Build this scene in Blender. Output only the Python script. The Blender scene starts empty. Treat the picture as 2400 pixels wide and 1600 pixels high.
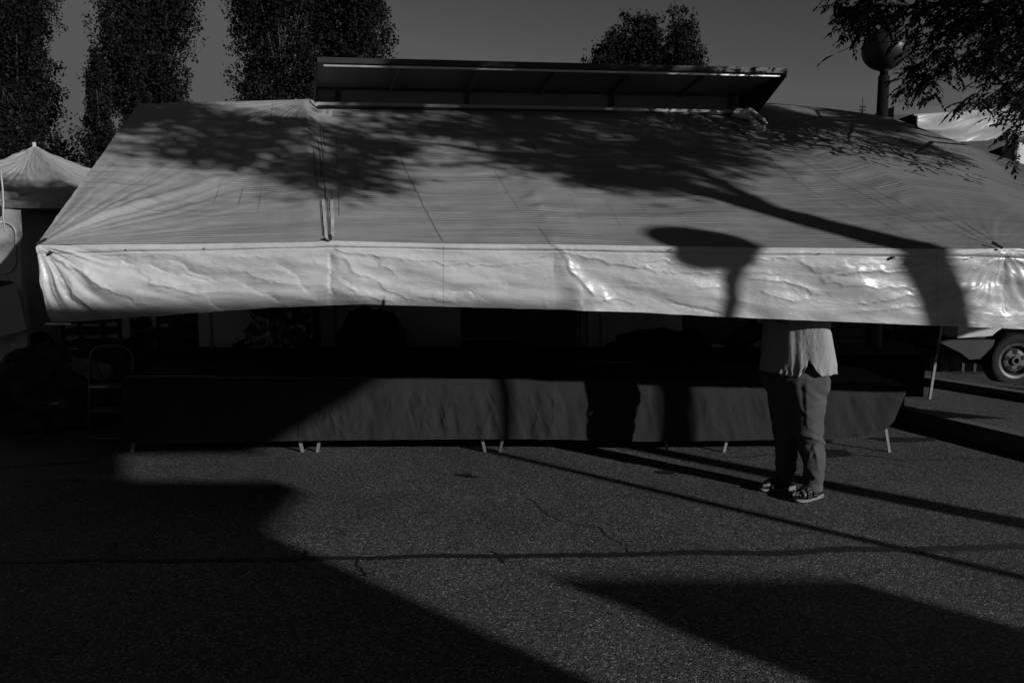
import bpy, math, random
import numpy as np
from mathutils import Vector, noise
random.seed(7)
sc = bpy.context.scene
COL = sc.collection
R = math.radians

# ------------------------------------------------------------------ camera
F = 1867.0                      # focal length in pixels of a 2400 px wide frame
H = 1.65                        # eye height
TH = math.atan(215 / F)         # downward pitch
cd = bpy.data.cameras.new('camera')
cam = bpy.data.objects.new('camera', cd)
COL.objects.link(cam)
cam.location = (0, 0, H)
cam.rotation_euler = (R(90) - TH, 0, 0)
cd.sensor_width = 36
cd.lens = 36 * F / 2400
cd.clip_start = 0.05
cd.clip_end = 2000
sc.camera = cam

def ray(x, y):
    a, b = (x - 1200) / F, -(y - 800) / F
    c, s = math.cos(TH), math.sin(TH)
    return Vector((a, c + b * s, -s + b * c))
def P(x, y, Y):                 # the point at depth Y seen at a pixel of the photograph
    r = ray(x, y)
    return Vector((0, 0, H)) + r * (Y / r.y)
def G(x, y, z=0.0):             # the point at height z seen at a pixel
    r = ray(x, y)
    return Vector((0, 0, H)) + r * ((z - H) / r.z)

# ------------------------------------------------------------------ light
SUN = ray(-745, 1412).normalized()          # direction the light travels
EL = math.asin(-SUN.z)
AZ = math.atan2(-SUN.x, -SUN.y)             # compass angle of the sun from +Y
w = bpy.data.worlds.new('World')
sc.world = w
w.use_nodes = True
nt = w.node_tree
bg = nt.nodes['Background']
sky = nt.nodes.new('ShaderNodeTexSky')
sky.sky_type = 'NISHITA'
sky.sun_disc = False
sky.sun_elevation = EL
sky.sun_rotation = AZ
sky.dust_density = 0.3
sep = nt.nodes.new('ShaderNodeSeparateColor')       # black-and-white film behind a red filter
nt.links.new(sky.outputs[0], sep.inputs[0])
mul = nt.nodes.new('ShaderNodeMath'); mul.operation = 'MULTIPLY'; mul.inputs[1].default_value = 0.66
nt.links.new(sep.outputs[0], mul.inputs[0])
lim_ = nt.nodes.new('ShaderNodeMath'); lim_.operation = 'MINIMUM'; lim_.inputs[1].default_value = 1.8
pw = nt.nodes.new('ShaderNodeMath'); pw.operation = 'POWER'; pw.inputs[1].default_value = 1.45      # contrasty film
m2 = nt.nodes.new('ShaderNodeMath'); m2.operation = 'MULTIPLY'; m2.inputs[1].default_value = 1.5 ** -0.45
nt.links.new(mul.outputs[0], pw.inputs[0]); nt.links.new(pw.outputs[0], m2.inputs[0])
nt.links.new(m2.outputs[0], lim_.inputs[0])
nt.links.new(lim_.outputs[0], bg.inputs[0])
bg.inputs[1].default_value = 0.05
sd = bpy.data.lights.new('sun', 'SUN')
sd.energy = 4.0
sd.angle = R(0.55)
sd.color = (1, 1, 1)
so = bpy.data.objects.new('sun', sd)
COL.objects.link(so)
so.rotation_euler = SUN.to_track_quat('-Z', 'Y').to_euler()
sc.view_settings.view_transform = 'Standard'
sc.view_settings.look = 'None'
sc.view_settings.exposure = 0.0
sc.view_settings.gamma = 1.0
sc.cycles.max_bounces = 6
sc.cycles.transparent_max_bounces = 6

# ------------------------------------------------------------------ materials
def grey(name, v, rough=0.7, spec=0.3, noise_amt=0.15, nscale=6.0, bump=0.0, bscale=40.0, coat=0.0, metal=0.0,
         stretch=(1, 1, 1), uv=False, bdist=0.01, dirt=0.0, dscale=1.5):
    m = bpy.data.materials.new(name)
    m.use_nodes = True
    n, l = m.node_tree.nodes, m.node_tree.links
    b = n['Principled BSDF']
    b.inputs['Roughness'].default_value = rough
    b.inputs['Specular IOR Level'].default_value = spec
    b.inputs['Metallic'].default_value = metal
    b.inputs['Coat Weight'].default_value = coat
    b.inputs['Coat Roughness'].default_value = 0.2
    tc = n.new('ShaderNodeTexCoord')
    mp = n.new('ShaderNodeMapping')
    mp.inputs['Scale'].default_value = stretch
    l.new(tc.outputs['UV' if uv else 'Object'], mp.inputs[0])
    nz = n.new('ShaderNodeTexNoise'); nz.inputs['Scale'].default_value = nscale
    nz.inputs['Detail'].default_value = 6
    l.new(mp.outputs[0], nz.inputs[0])
    rp = n.new('ShaderNodeMapRange')
    rp.inputs['From Min'].default_value = 0.25; rp.inputs['From Max'].default_value = 0.75
    rp.inputs['To Min'].default_value = v * (1 - noise_amt); rp.inputs['To Max'].default_value = v * (1 + noise_amt)
    l.new(nz.outputs[0], rp.inputs[0])
    out = rp.outputs[0]
    if dirt:
        d = n.new('ShaderNodeTexNoise'); d.inputs['Scale'].default_value = dscale; d.inputs['Detail'].default_value = 9
        d.inputs['Roughness'].default_value = 0.7
        l.new(tc.outputs['Object'], d.inputs[0])
        dr = n.new('ShaderNodeMapRange'); dr.inputs['From Min'].default_value = 0.5; dr.inputs['From Max'].default_value = 0.72
        dr.inputs['To Min'].default_value = 1; dr.inputs['To Max'].default_value = 1 - dirt
        l.new(d.outputs[0], dr.inputs[0])
        mm = n.new('ShaderNodeMath'); mm.operation = 'MULTIPLY'
        l.new(out, mm.inputs[0]); l.new(dr.outputs[0], mm.inputs[1]); out = mm.outputs[0]
    l.new(out, b.inputs['Base Color'])
    if bump:
        bn = n.new('ShaderNodeTexNoise'); bn.inputs['Scale'].default_value = bscale; bn.inputs['Detail'].default_value = 5
        l.new(mp.outputs[0], bn.inputs[0])
        bp = n.new('ShaderNodeBump'); bp.inputs['Strength'].default_value = bump; bp.inputs['Distance'].default_value = bdist
        l.new(bn.outputs[0], bp.inputs['Height'])
        l.new(bp.outputs[0], b.inputs['Normal'])
    m['b'] = 1
    return m

def mat_asphalt():
    m = bpy.data.materials.new('asphalt'); m.use_nodes = True
    n, l = m.node_tree.nodes, m.node_tree.links
    b = n['Principled BSDF']
    b.inputs['Roughness'].default_value = 0.75
    b.inputs['Specular IOR Level'].default_value = 0.25
    tc = n.new('ShaderNodeTexCoord')
    v = n.new('ShaderNodeTexVoronoi'); v.inputs['Scale'].default_value = 120; l.new(tc.outputs['Object'], v.inputs[0])
    v2 = n.new('ShaderNodeTexVoronoi'); v2.inputs['Scale'].default_value = 260; l.new(tc.outputs['Object'], v2.inputs[0])
    # per-stone tone
    sp = n.new('ShaderNodeSeparateColor'); l.new(v.outputs['Color'], sp.inputs[0])
    rp = n.new('ShaderNodeValToRGB')
    e = rp.color_ramp.elements
    e[0].position = 0.0; e[0].color = (0.012,) * 3 + (1,)
    e[1].position = 1.0; e[1].color = (0.26,) * 3 + (1,)
    a = e.new(0.5); a.color = (0.062,) * 3 + (1,)
    a = e.new(0.9); a.color = (0.10,) * 3 + (1,)
    l.new(sp.outputs[0], rp.inputs[0])
    big = n.new('ShaderNodeTexNoise'); big.inputs['Scale'].default_value = 0.9; big.inputs['Detail'].default_value = 7
    big.inputs['Roughness'].default_value = 0.65
    l.new(tc.outputs['Object'], big.inputs[0])
    br = n.new('ShaderNodeMapRange'); br.inputs['From Min'].default_value = 0.3; br.inputs['From Max'].default_value = 0.7
    br.inputs['To Min'].default_value = 0.68; br.inputs['To Max'].default_value = 1.2
    l.new(big.outputs[0], br.inputs[0])
    mx = n.new('ShaderNodeMath'); mx.operation = 'MULTIPLY'
    bw = n.new('ShaderNodeRGBToBW'); l.new(rp.outputs[0], bw.inputs[0])
    l.new(bw.outputs[0], mx.inputs[0]); l.new(br.outputs[0], mx.inputs[1])
    l.new(mx.outputs[0], b.inputs['Base Color'])
    s1 = n.new('ShaderNodeMath'); s1.operation = 'MULTIPLY_ADD'; s1.inputs[1].default_value = 0.45
    l.new(v2.outputs['Distance'], s1.inputs[0]); l.new(v.outputs['Distance'], s1.inputs[2])
    bp = n.new('ShaderNodeBump'); bp.inputs['Strength'].default_value = 0.8; bp.inputs['Distance'].default_value = 0.004
    bp.invert = True
    l.new(s1.outputs[0], bp.inputs['Height'])
    l.new(bp.outputs[0], b.inputs['Normal'])
    return m

def mat_tarp(name, v, rough, coat, wr_h, wr_strength, crumple, streak=0.0, wave=0.0, falloff=0.0):
    """PVC tarpaulin. UV is in metres (u along the eave, v up the slope)."""
    m = bpy.data.materials.new(name); m.use_nodes = True
    n, l = m.node_tree.nodes, m.node_tree.links
    b = n['Principled BSDF']
    b.inputs['Roughness'].default_value = rough
    b.inputs['Specular IOR Level'].default_value = 0.35
    b.inputs['Coat Weight'].default_value = coat
    b.inputs['Coat Roughness'].default_value = 0.28
    tc = n.new('ShaderNodeTexCoord')
    def mapping(scale, rot=0.0):
        mp = n.new('ShaderNodeMapping'); mp.inputs['Scale'].default_value = scale
        mp.inputs['Rotation'].default_value = (0, 0, rot)
        l.new(tc.outputs['UV'], mp.inputs[0]); return mp.outputs[0]
    def nz(vec, scale, det=5, rough_=0.55, dist=0.0):
        t = n.new('ShaderNodeTexNoise'); t.inputs['Scale'].default_value = scale; t.inputs['Detail'].default_value = det
        t.inputs['Roughness'].default_value = rough_; t.inputs['Distortion'].default_value = dist
        l.new(vec, t.inputs[0]); return t.outputs[0]
    def mr(x, a, b_, c, d):
        t = n.new('ShaderNodeMapRange')
        for k, q in zip(('From Min', 'From Max', 'To Min', 'To Max'), (a, b_, c, d)): t.inputs[k].default_value = q
        l.new(x, t.inputs[0]); return t.outputs[0]
    def mt(op, x, y):
        t = n.new('ShaderNodeMath'); t.operation = op
        for i, q in enumerate((x, y)):
            if isinstance(q, (int, float)): t.inputs[i].default_value = q
            else: l.new(q, t.inputs[i])
        return t.outputs[0]
    cl = mr(nz(mapping((1, 1, 1)), 1.1, 8, 0.7), 0.3, 0.72, v * 1.1, v * 0.78)
    fine = mr(nz(mapping((1, 1, 1)), 14, 6, 0.8), 0.35, 0.75, 1.03, 0.9)
    cl = mt('MULTIPLY', cl, fine)
    specks = mr(nz(mapping((1, 1.6, 1)), 60, 2), 0.745, 0.77, 1.0, 0.35)
    cl = mt('MULTIPLY', cl, specks)
    if streak:
        s = mr(nz(mapping((26, 0.55, 1)), 1.0, 6, 0.6), 0.6, 0.74, 1.0, 1 - streak)
        msk = nz(mapping((0.55, 0.5, 1)), 1.6, 2)
        msk = mr(msk, 0.48, 0.6, 0, 1)
        s2 = mt('ADD', mt('MULTIPLY', mt('SUBTRACT', s, 1.0), msk), 1.0)
        cl = mt('MULTIPLY', cl, s2)
        sh = mr(nz(mapping((0.5, 26, 1), 0.0), 1.0, 6, 0.7), 0.55, 0.75, 1.0, 0.82)
        cl = mt('MULTIPLY', cl, sh)
    if falloff:      # light falloff towards the right end, put into the sheet's colour
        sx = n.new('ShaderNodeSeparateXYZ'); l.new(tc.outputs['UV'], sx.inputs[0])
        cl = mt('MULTIPLY', cl, mr(sx.outputs[0], 0.5, 6.2, 1.12, 1.12 - falloff))
    l.new(cl, b.inputs['Base Color'])
    h = mt('MULTIPLY', nz(mapping((0.7, wr_h, 1)), 1.0, 5, 0.6, 0.6), 1.0)
    h2 = nz(mapping((0.35, wr_h * 0.45, 1), 0.06), 1.0, 4, 0.5, 0.3)
    area = mr(nz(mapping((1, 1.2, 1)), 1.2, 2), 0.35, 0.62, 0.15, 1.0)
    hh = mt('MULTIPLY', mt('ADD', h, mt('MULTIPLY', h2, 1.6)), area)
    if wave:
        wv = n.new('ShaderNodeTexWave'); wv.wave_type = 'BANDS'; wv.bands_direction = 'Y'
        wv.inputs['Scale'].default_value = 8.0; wv.inputs['Distortion'].default_value = 4.0; wv.inputs['Detail'].default_value = 3
        wv.inputs['Detail Scale'].default_value = 0.7
        l.new(mapping((0.18, 1, 1)), wv.inputs[0])
        wm = mr(nz(mapping((1.6, 1.3, 1)), 1.0, 2), 0.52, 0.66, 0.0, wave)
        hh = mt('ADD', hh, mt('MULTIPLY', wv.outputs[1], wm))
    bp = n.new('ShaderNodeBump'); bp.inputs['Strength'].default_value = wr_strength; bp.inputs['Distance'].default_value = 0.02
    l.new(hh, bp.inputs['Height'])
    last = bp
    if crumple:
        vo = n.new('ShaderNodeTexVoronoi'); vo.feature = 'DISTANCE_TO_EDGE'; vo.inputs['Scale'].default_value = 5
        dv = n.new('ShaderNodeVectorMath'); dv.operation = 'ADD'
        t = n.new('ShaderNodeTexNoise'); t.inputs['Scale'].default_value = 3; t.inputs['Detail'].default_value = 4
        mpv = mapping((0.8, 1.5, 1), 0.5)
        l.new(mpv, t.inputs[0]); l.new(mpv, dv.inputs[0]); l.new(t.outputs['Color'], dv.inputs[1])
        l.new(dv.outputs[0], vo.inputs[0])
        ee = mr(vo.outputs['Distance'], 0.0, 0.16, 0.0, 1.0)
        ee = mt('MULTIPLY', ee, mr(nz(mapping((1, 1, 1)), 2.2, 2), 0.42, 0.6, 0.0, 1.0))
        tot = mt('ADD', mt('MULTIPLY', ee, .12), mt('ADD', mt('MULTIPLY', nz(mapping((3.2, 6, 1), 0.5), 1.0, 6, 0.6, 1.6), 1.9), mt('MULTIPLY', nz(mapping((1.6, 8, 1), -0.12), 1.0, 4, 0.5, 2.0), .7)))
        b2 = n.new('ShaderNodeBump'); b2.inputs['Strength'].default_value = crumple; b2.inputs['Distance'].default_value = 0.02
        l.new(tot, b2.inputs['Height']); l.new(bp.outputs[0], b2.inputs['Normal'])
        last = b2
    l.new(last.outputs[0], b.inputs['Normal'])
    return m

M = {}
M['asphalt'] = mat_asphalt()
M['tar'] = grey('tar', 0.012, 0.6, 0.3, 0.5, 30, 0.6, 180)
M['concrete'] = grey('concrete', 0.10, 0.9, 0.2, 0.3, 12, 0.5, 70, dirt=0.4)
M['gravel'] = grey('gravel', 0.085, 0.9, 0.2, 0.6, 90, 1.0, 110)
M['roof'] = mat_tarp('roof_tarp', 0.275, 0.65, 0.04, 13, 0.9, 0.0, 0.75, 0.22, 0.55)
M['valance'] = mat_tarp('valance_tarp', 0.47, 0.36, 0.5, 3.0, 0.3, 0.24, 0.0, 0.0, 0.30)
M['tarp_far'] = mat_tarp('tarp_far', 0.36, 0.4, 0.3, 3, 0.12, 0.06, 0.0)
M['tent'] = mat_tarp('tent_tarp', 0.30, 0.6, 0.1, 4, 0.4, 0.2, 0.2)
M['stain'] = grey('grime_streak', 0.13, 0.9, 0.1, 0.4, 30)
M['seam'] = grey('seam_thread', 0.09, 0.8, 0.2)
M['strap'] = grey('webbing', 0.42, 0.8, 0.2)
M['steel'] = grey('grey_steel', 0.06, 0.55, 0.4, 0.2, 20)
M['metal'] = grey('dull_aluminium', 0.5, 0.42, 0.5, 0.12, 20, metal=0.7)
M['zinc'] = grey('painted_pole', 0.16, 0.5, 0.5, 0.15, 20)
M['dark'] = grey('dark_painted_metal', 0.02, 0.5, 0.4)
M['lamppole'] = grey('lamp_pole_paint', 0.006, 0.6, 0.15)
M['lamp'] = grey('lamp_globe_plastic', 0.02, 0.4, 0.3, 0.3, 8)
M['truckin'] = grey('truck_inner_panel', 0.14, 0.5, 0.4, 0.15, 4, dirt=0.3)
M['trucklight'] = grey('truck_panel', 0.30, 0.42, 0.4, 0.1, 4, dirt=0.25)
M['vanwhite'] = grey('white_van_paint', 0.42, 0.35, 0.5, 0.08, 5, dirt=0.35, dscale=4, coat=0.3)
M['vandirty'] = grey('dirty_van_paint', 0.38, 0.4, 0.5, 0.12, 5, dirt=0.75, dscale=5, coat=0.2)
M['sheet'] = grey('white_board', 0.34, 0.6, 0.3, 0.06, 5)
M['rubber'] = grey('tyre_rubber', 0.012, 0.85, 0.2, 0.3, 40)
M['plastic'] = grey('grey_bumper', 0.016, 0.6, 0.3, 0.25, 12)
M['rim'] = grey('steel_rim', 0.038, 0.5, 0.5, 0.3, 25, dirt=0.4, dscale=9)
M['cloth'] = grey('table_cloth', 0.021, 0.9, 0.15, 0.12, 5, 0.25, 9, stretch=(1, 1, 0.35), bdist=0.03)
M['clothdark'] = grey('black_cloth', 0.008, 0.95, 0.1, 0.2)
M['goods'] = grey('heap_fabric', 0.03, 0.9, 0.15, 0.9, 9, 0.6, 25)
M['goodslight'] = grey('pale_fabric', 0.12, 0.9, 0.15, 0.3, 9, 0.6, 25)
M['bagplastic'] = grey('plastic_bag', 0.03, 0.25, 0.5, 0.3, 8, 0.5, 18)
M['leaf'] = grey('poplar_leaf', 0.008, 0.7, 0.12, 0.5, 3)
M['leafnear'] = grey('pinnate_leaf', 0.008, 0.6, 0.15, 0.4, 8)
M['bark'] = grey('bark', 0.05, 0.9, 0.2, 0.4, 14, 0.8, 30)
M['wall'] = grey('plaster', 0.25, 0.9, 0.2, 0.1, 3, dirt=0.3)
M['skin'] = grey('skin', 0.085, 0.5, 0.4, 0.12, 30, 0.2, 120)
M['hair'] = grey('hair', 0.03, 0.6, 0.3, 0.4, 60)
M['pants'] = grey('trouser_cotton', 0.062, 0.9, 0.15, 0.14, 8, 0.35, 160, bdist=0.003)
M['shirt'] = grey('crinkled_shirt_cotton', 0.25, 0.9, 0.15, 0.10, 14, 0.55, 26, stretch=(2.0, 2.0, 0.8), bdist=0.01)
M['bead'] = grey('hem_thread', 0.24, 0.8, 0.2)
M['strapblack'] = grey('sandal_leather', 0.012, 0.5, 0.4)
M['sole'] = grey('sandal_sole', 0.15, 0.8, 0.2, 0.1)
M['wood'] = grey('old_wood', 0.06, 0.85, 0.2, 0.4, 12)

# ------------------------------------------------------------------ helpers
def tag(o, label=None, cat=None, group=None, kind=None):
    if label: o['label'] = label
    if cat: o['category'] = cat
    if group: o['group'] = group
    if kind: o['kind'] = kind
    return o
def empty(name, loc=(0, 0, 0), label=None, cat=None, group=None, rz=0):
    o = bpy.data.objects.new(name, None); COL.objects.link(o)
    o.location = loc; o.rotation_euler = (0, 0, rz); o.empty_display_size = 0.2
    return tag(o, label, cat, group)
def link(name, me, mat, parent=None, smooth=False):
    o = bpy.data.objects.new(name, me); COL.objects.link(o)
    if mat: me.materials.append(mat)
    if smooth: me.polygons.foreach_set('use_smooth', [True] * len(me.polygons))
    if parent:
        o.parent = parent
        if getattr(parent, '_', None) is None:
            from mathutils import Matrix
            root = parent
            mw = Matrix.Identity(4)
            chain = []
            while root is not None:
                chain.append(root); root = root.parent
            for q in reversed(chain):
                mw = mw @ Matrix.LocRotScale(q.location, q.rotation_euler, q.scale)
            o.matrix_parent_inverse.identity()
            inv = mw.inverted()
            me.transform(inv)        # meshes are written in world coordinates; move them into the parent's frame
    return o
class B:
    """collects boxes, tubes and sheets given in world coordinates and links them as ONE mesh"""
    def __init__(s): s.v = []; s.f = []
    def quad(s, a, b, c, d):
        i = len(s.v); s.v += [Vector(a), Vector(b), Vector(c), Vector(d)]; s.f.append((i, i + 1, i + 2, i + 3))
    def box(s, lo, hi, rz=0, c=None):
        i = len(s.v)
        x0, y0, z0 = lo; x1, y1, z1 = hi
        pts = [Vector(p) for p in ((x0, y0, z0), (x1, y0, z0), (x1, y1, z0), (x0, y1, z0), (x0, y0, z1), (x1, y0, z1), (x1, y1, z1), (x0, y1, z1))]
        if rz:
            cc = Vector(c) if c else (Vector(lo) + Vector(hi)) / 2
            co, si = math.cos(rz), math.sin(rz)
            pts = [Vector((cc.x + (p.x - cc.x) * co - (p.y - cc.y) * si, cc.y + (p.x - cc.x) * si + (p.y - cc.y) * co, p.z)) for p in pts]
        s.v += pts
        for q in ((0, 3, 2, 1), (4, 5, 6, 7), (0, 1, 5, 4), (1, 2, 6, 5), (2, 3, 7, 6), (3, 0, 4, 7)): s.f.append(tuple(i + k for k in q))
        return s
    def prism(s, poly, off):
        """poly: world points in a plane, off: thickness vector"""
        i = len(s.v); n = len(poly); off = Vector(off)
        s.v += [Vector(p) for p in poly] + [Vector(p) + off for p in poly]
        s.f.append(tuple(i + k for k in range(n))); s.f.append(tuple(i + n + k for k in reversed(range(n))))
        for k in range(n):
            s.f.append((i + k, i + n + k, i + n + (k + 1) % n, i + (k + 1) % n))
        return s
    def tube(s, pts, rad, seg=10, cap=True, flat=1.0):
        pts = [Vector(p) for p in pts]
        if not hasattr(rad, '__len__'): rad = [rad] * len(pts)
        rings = []
        up = None
        for k, p in enumerate(pts):
            t = (pts[min(k + 1, len(pts) - 1)] - pts[max(k - 1, 0)])
            if t.length < 1e-9: t = Vector((0, 0, 1))
            t.normalize()
            if up is None: up = Vector((0, 0, 1)) if abs(t.z) < 0.9 else Vector((1, 0, 0))
            a = t.cross(up)
            if a.length < 1e-6: a = t.cross(Vector((0, 1, 0)))
            a.normalize(); b = a.cross(t); up = b
            i = len(s.v)
            for q in range(seg):
                an = 2 * math.pi * q / seg
                s.v.append(p + a * math.cos(an) * rad[k] + b * math.sin(an) * rad[k] * flat)
            rings.append(i)
        for a_, b_ in zip(rings, rings[1:]):
            for q in range(seg):
                s.f.append((a_ + q, a_ + (q + 1) % seg, b_ + (q + 1) % seg, b_ + q))
        if cap:
            s.f.append(tuple(rings[0] + q for q in reversed(range(seg)))); s.f.append(tuple(rings[-1] + q for q in range(seg)))
        return s
    def bar(s, a, b, wx, wy):
        """a straight bar of rectangular section between two points"""
        a, b = Vector(a), Vector(b); t = (b - a).normalized()
        x = t.cross(Vector((0, 1, 0)));
        if x.length < 0.1: x = t.cross(Vector((0, 0, 1)))
        x.normalize(); y = x.cross(t)
        i = len(s.v)
        for p in (a, b):
            for sx, sy in ((-1, -1), (1, -1), (1, 1), (-1, 1)): s.v.append(p + x * wx / 2 * sx + y * wy / 2 * sy)
        for q in ((0, 1, 2, 3), (7, 6, 5, 4), (0, 4, 5, 1), (1, 5, 6, 2), (2, 6, 7, 3), (3, 7, 4, 0)): s.f.append(tuple(i + k for k in q))
        return s
    def loft(s, rings, cap=True):
        """rings: lists of equally many points"""
        n = len(rings[0]); i = len(s.v)
        for r in rings: s.v += [Vector(p) for p in r]
        for k in range(len(rings) - 1):
            for q in range(n):
                s.f.append((i + k * n + q, i + k * n + (q + 1) % n, i + (k + 1) * n + (q + 1) % n, i + (k + 1) * n + q))
        if cap:
            s.f.append(tuple(i + q for q in reversed(range(n)))); s.f.append(tuple(i + (len(rings) - 1) * n + q for q in range(n)))
        return s
    def ball(s, c, r, nu=16, nv=10, sc_=(1, 1, 1), amp=0.0, fr=3.0):
        c = Vector(c); rings = []
        for a in range(nv + 1):
            th = math.pi * (a + 0.001) / (nv + 0.002); ring = []
            for b in range(nu):
                ph = 2 * math.pi * b / nu
                d = Vector((math.sin(th) * math.cos(ph), math.sin(th) * math.sin(ph), -math.cos(th)))
                k = r * (1 + amp * noise.fractal(d * fr + c, 0.8, 2.0, 4)) if amp else r
                ring.append(c + Vector((d.x * sc_[0], d.y * sc_[1], d.z * sc_[2])) * k)
            rings.append(ring)
        return s.loft(rings)
    def mesh(s, name):
        me = bpy.data.meshes.new(name)
        me.from_pydata([tuple(p) for p in s.v], [], s.f); me.update()
        return me
    def build(s, name, mat, parent=None, smooth=False):
        return link(name, s.mesh(name), mat, parent, smooth)

def grid_obj(name, fn, nu, nv, mat, parent=None, uvfn=None, thick=0.0):
    vs = [fn(i / nu, j / nv) for j in range(nv + 1) for i in range(nu + 1)]
    fs = [(j * (nu + 1) + i, j * (nu + 1) + i + 1, (j + 1) * (nu + 1) + i + 1, (j + 1) * (nu + 1) + i) for j in range(nv) for i in range(nu)]
    me = bpy.data.meshes.new(name); me.from_pydata([tuple(v) for v in vs], [], fs); me.update()
    uvl = me.uv_layers.new(name='UVMap')
    uv = np.zeros((len(me.loops), 2), dtype=np.float32)
    idx = np.zeros(len(me.loops), dtype=np.int32); me.loops.foreach_get('vertex_index', idx)
    table = np.array([uvfn(i / nu, j / nv) if uvfn else (i / nu, j / nv) for j in range(nv + 1) for i in range(nu + 1)], dtype=np.float32)
    uvl.data.foreach_set('uv', table[idx].ravel())
    o = link(name, me, mat, parent, True)
    if thick:
        md = o.modifiers.new('thickness', 'SOLIDIFY'); md.thickness = thick; md.offset = -1
    return o
def interp(tab, x):
    if x <= tab[0][0]: return list(tab[0][1:])
    for a, b in zip(tab, tab[1:]):
        if x <= b[0]:
            t = (x - a[0]) / (b[0] - a[0])
            return [p + (q - p) * t for p, q in zip(a[1:], b[1:])]
    return list(tab[-1][1:])
def quads_mesh(name, verts, mat, parent=None, tri=False):
    """verts: (N*4,3) array, every four a leaf"""
    n = len(verts) // 4
    me = bpy.data.meshes.new(name)
    me.vertices.add(len(verts)); me.vertices.foreach_set('co', np.asarray(verts, dtype=np.float32).ravel())
    me.loops.add(n * 4); me.loops.foreach_set('vertex_index', np.arange(n * 4, dtype=np.int32))
    me.polygons.add(n); me.polygons.foreach_set('loop_start', np.arange(0, n * 4, 4, dtype=np.int32))
    me.update(calc_edges=True); me.validate()
    return link(name, me, mat, parent)
rng = np.random.default_rng(11)
def leaves(centres, size, aspect=0.8, jitter=0.35, droop=0.0):
    c = np.asarray(centres, dtype=np.float64); n = len(c)
    a = rng.normal(size=(n, 3)); a[:, 2] -= droop; a /= np.linalg.norm(a, axis=1)[:, None]
    b = rng.normal(size=(n, 3)); b -= (b * a).sum(1)[:, None] * a; b /= np.linalg.norm(b, axis=1)[:, None]
    s = size * (1 + jitter * rng.uniform(-1, 1, n))[:, None]
    nrm = np.cross(a, b) * s * 0.12
    return np.stack([c - a * s * .5, c + b * s * .5 * aspect + nrm, c + a * s * .5, c - b * s * .5 * aspect + nrm], 1).reshape(-1, 3)

# ------------------------------------------------------------------ ground
b = B(); b.quad((-300, -60, 0), (300, -60, 0), (300, 600, 0), (-300, 600, 0))
tag(b.build('ground', M['asphalt']), kind='structure')

def ribbon(pts, wpx, z=0.004, amp=0.4, step=0.03, seed=0, freq=9):
    """an irregular strip lying on the ground along pixel points"""
    W = [G(*p) for p in pts]; line = []
    for a, b_ in zip(W, W[1:]):
        n = max(1, int((b_ - a).length / step))
        line += [a.lerp(b_, k / n) for k in range(n)]
    line.append(W[-1])
    bb = B(); L = []; Rr = []
    for k, p in enumerate(line):
        t = (line[min(k + 1, len(line) - 1)] - line[max(k - 1, 0)]); t.z = 0; t.normalize()
        nrm = Vector((-t.y, t.x, 0))
        nn = noise.noise(Vector((k * step * freq, seed, 0))); n2 = noise.noise(Vector((k * step * freq, seed + 50, 3)))
        ww = wpx(k / len(line)) if callable(wpx) else wpx
        n3 = noise.noise(Vector((k * step * 2.2, seed + 9, 1))) * ww * amp * 1.2
        L.append(Vector((p.x, p.y, z)) + nrm * (ww / 2 * (1 + amp * nn) + n3)); Rr.append(Vector((p.x, p.y, z)) - nrm * (ww / 2 * (1 + amp * n2) - n3))
    for k in range(len(line) - 1): bb.quad(Rr[k], Rr[k + 1], L[k + 1], L[k])
    return bb
bb = ribbon([(-300, 1322), (0, 1316), (500, 1312), (900, 1307), (1300, 1302), (1700, 1296), (2100, 1288), (2400, 1282), (2800, 1276)], lambda t: 0.030 + 0.060 * t, amp=0.5, seed=2, freq=26, step=0.012)
tag(bb.build('tar_seam', M['tar']), kind='structure')
def crack(pts, wd, seed):
    pp = []
    for (x0, y0), (x1, y1) in zip(pts, pts[1:]):
        for k in range(5):
            t = k / 5; pp.append((x0 + (x1 - x0) * t + random.uniform(-5, 5), y0 + (y1 - y0) * t + random.uniform(-3, 3)))
    pp.append(pts[-1])
    tag(ribbon(pp, wd, 0.0035, 0.7, 0.01, seed, 22).build('pavement_crack', M['tar']), kind='structure')
crack([(1240, 1170), (1300, 1215), (1400, 1240), (1450, 1270), (1482, 1300)], 0.006, 3)
crack([(716, 1290), (720, 1312)], 0.02, 4)
crack([(835, 1315), (845, 1335), (858, 1352)], 0.012, 5)
crack([(270, 1312), (272, 1285), (282, 1272)], 0.02, 6)
crack([(150, 1325), (110, 1352), (60, 1385), (0, 1425)], 0.012, 7)
crack([(1155, 1292), (1175, 1305), (1185, 1320)], 0.014, 8)
crack([(0, 1055), (120, 1020), (240, 985), (330, 960)], 0.05, 9)
crack([(0, 1092), (140, 1090), (230, 1072), (330, 1050)], 0.035, 10)
crack([(1700, 1070), (1960, 1062), (2120, 1078), (2350, 1075)], 0.012, 12)
def spot(x, y, rx, ry, seed):
    c = G(x, y); rX = rx * c.y / F; rY = (G(x, y - ry) - c).y
    pts = []
    for k in range(40):
        an = 2 * math.pi * k / 40; q = 1 + 0.45 * noise.noise(Vector((math.cos(an) * 1.6, math.sin(an) * 1.6, seed)))
        pts.append((c.x + math.cos(an) * rX * q, c.y + math.sin(an) * rY * q, 0.0045))
    b = B(); b.v = [Vector(p) for p in pts]; b.f = [tuple(range(40))]
    tag(b.build('oil_stain', M['tar']), kind='structure')
spot(1088, 1114, 20, 4, 1); spot(1108, 1118, 18, 2.5, 2); spot(1560, 1107, 24, 4, 3); spot(165, 1125, 26, 4, 4); spot(1930, 1033, 22, 5, 5)
spot(1950, 1062, 60, 8, 6); spot(2120, 1030, 70, 6, 7)

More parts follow.
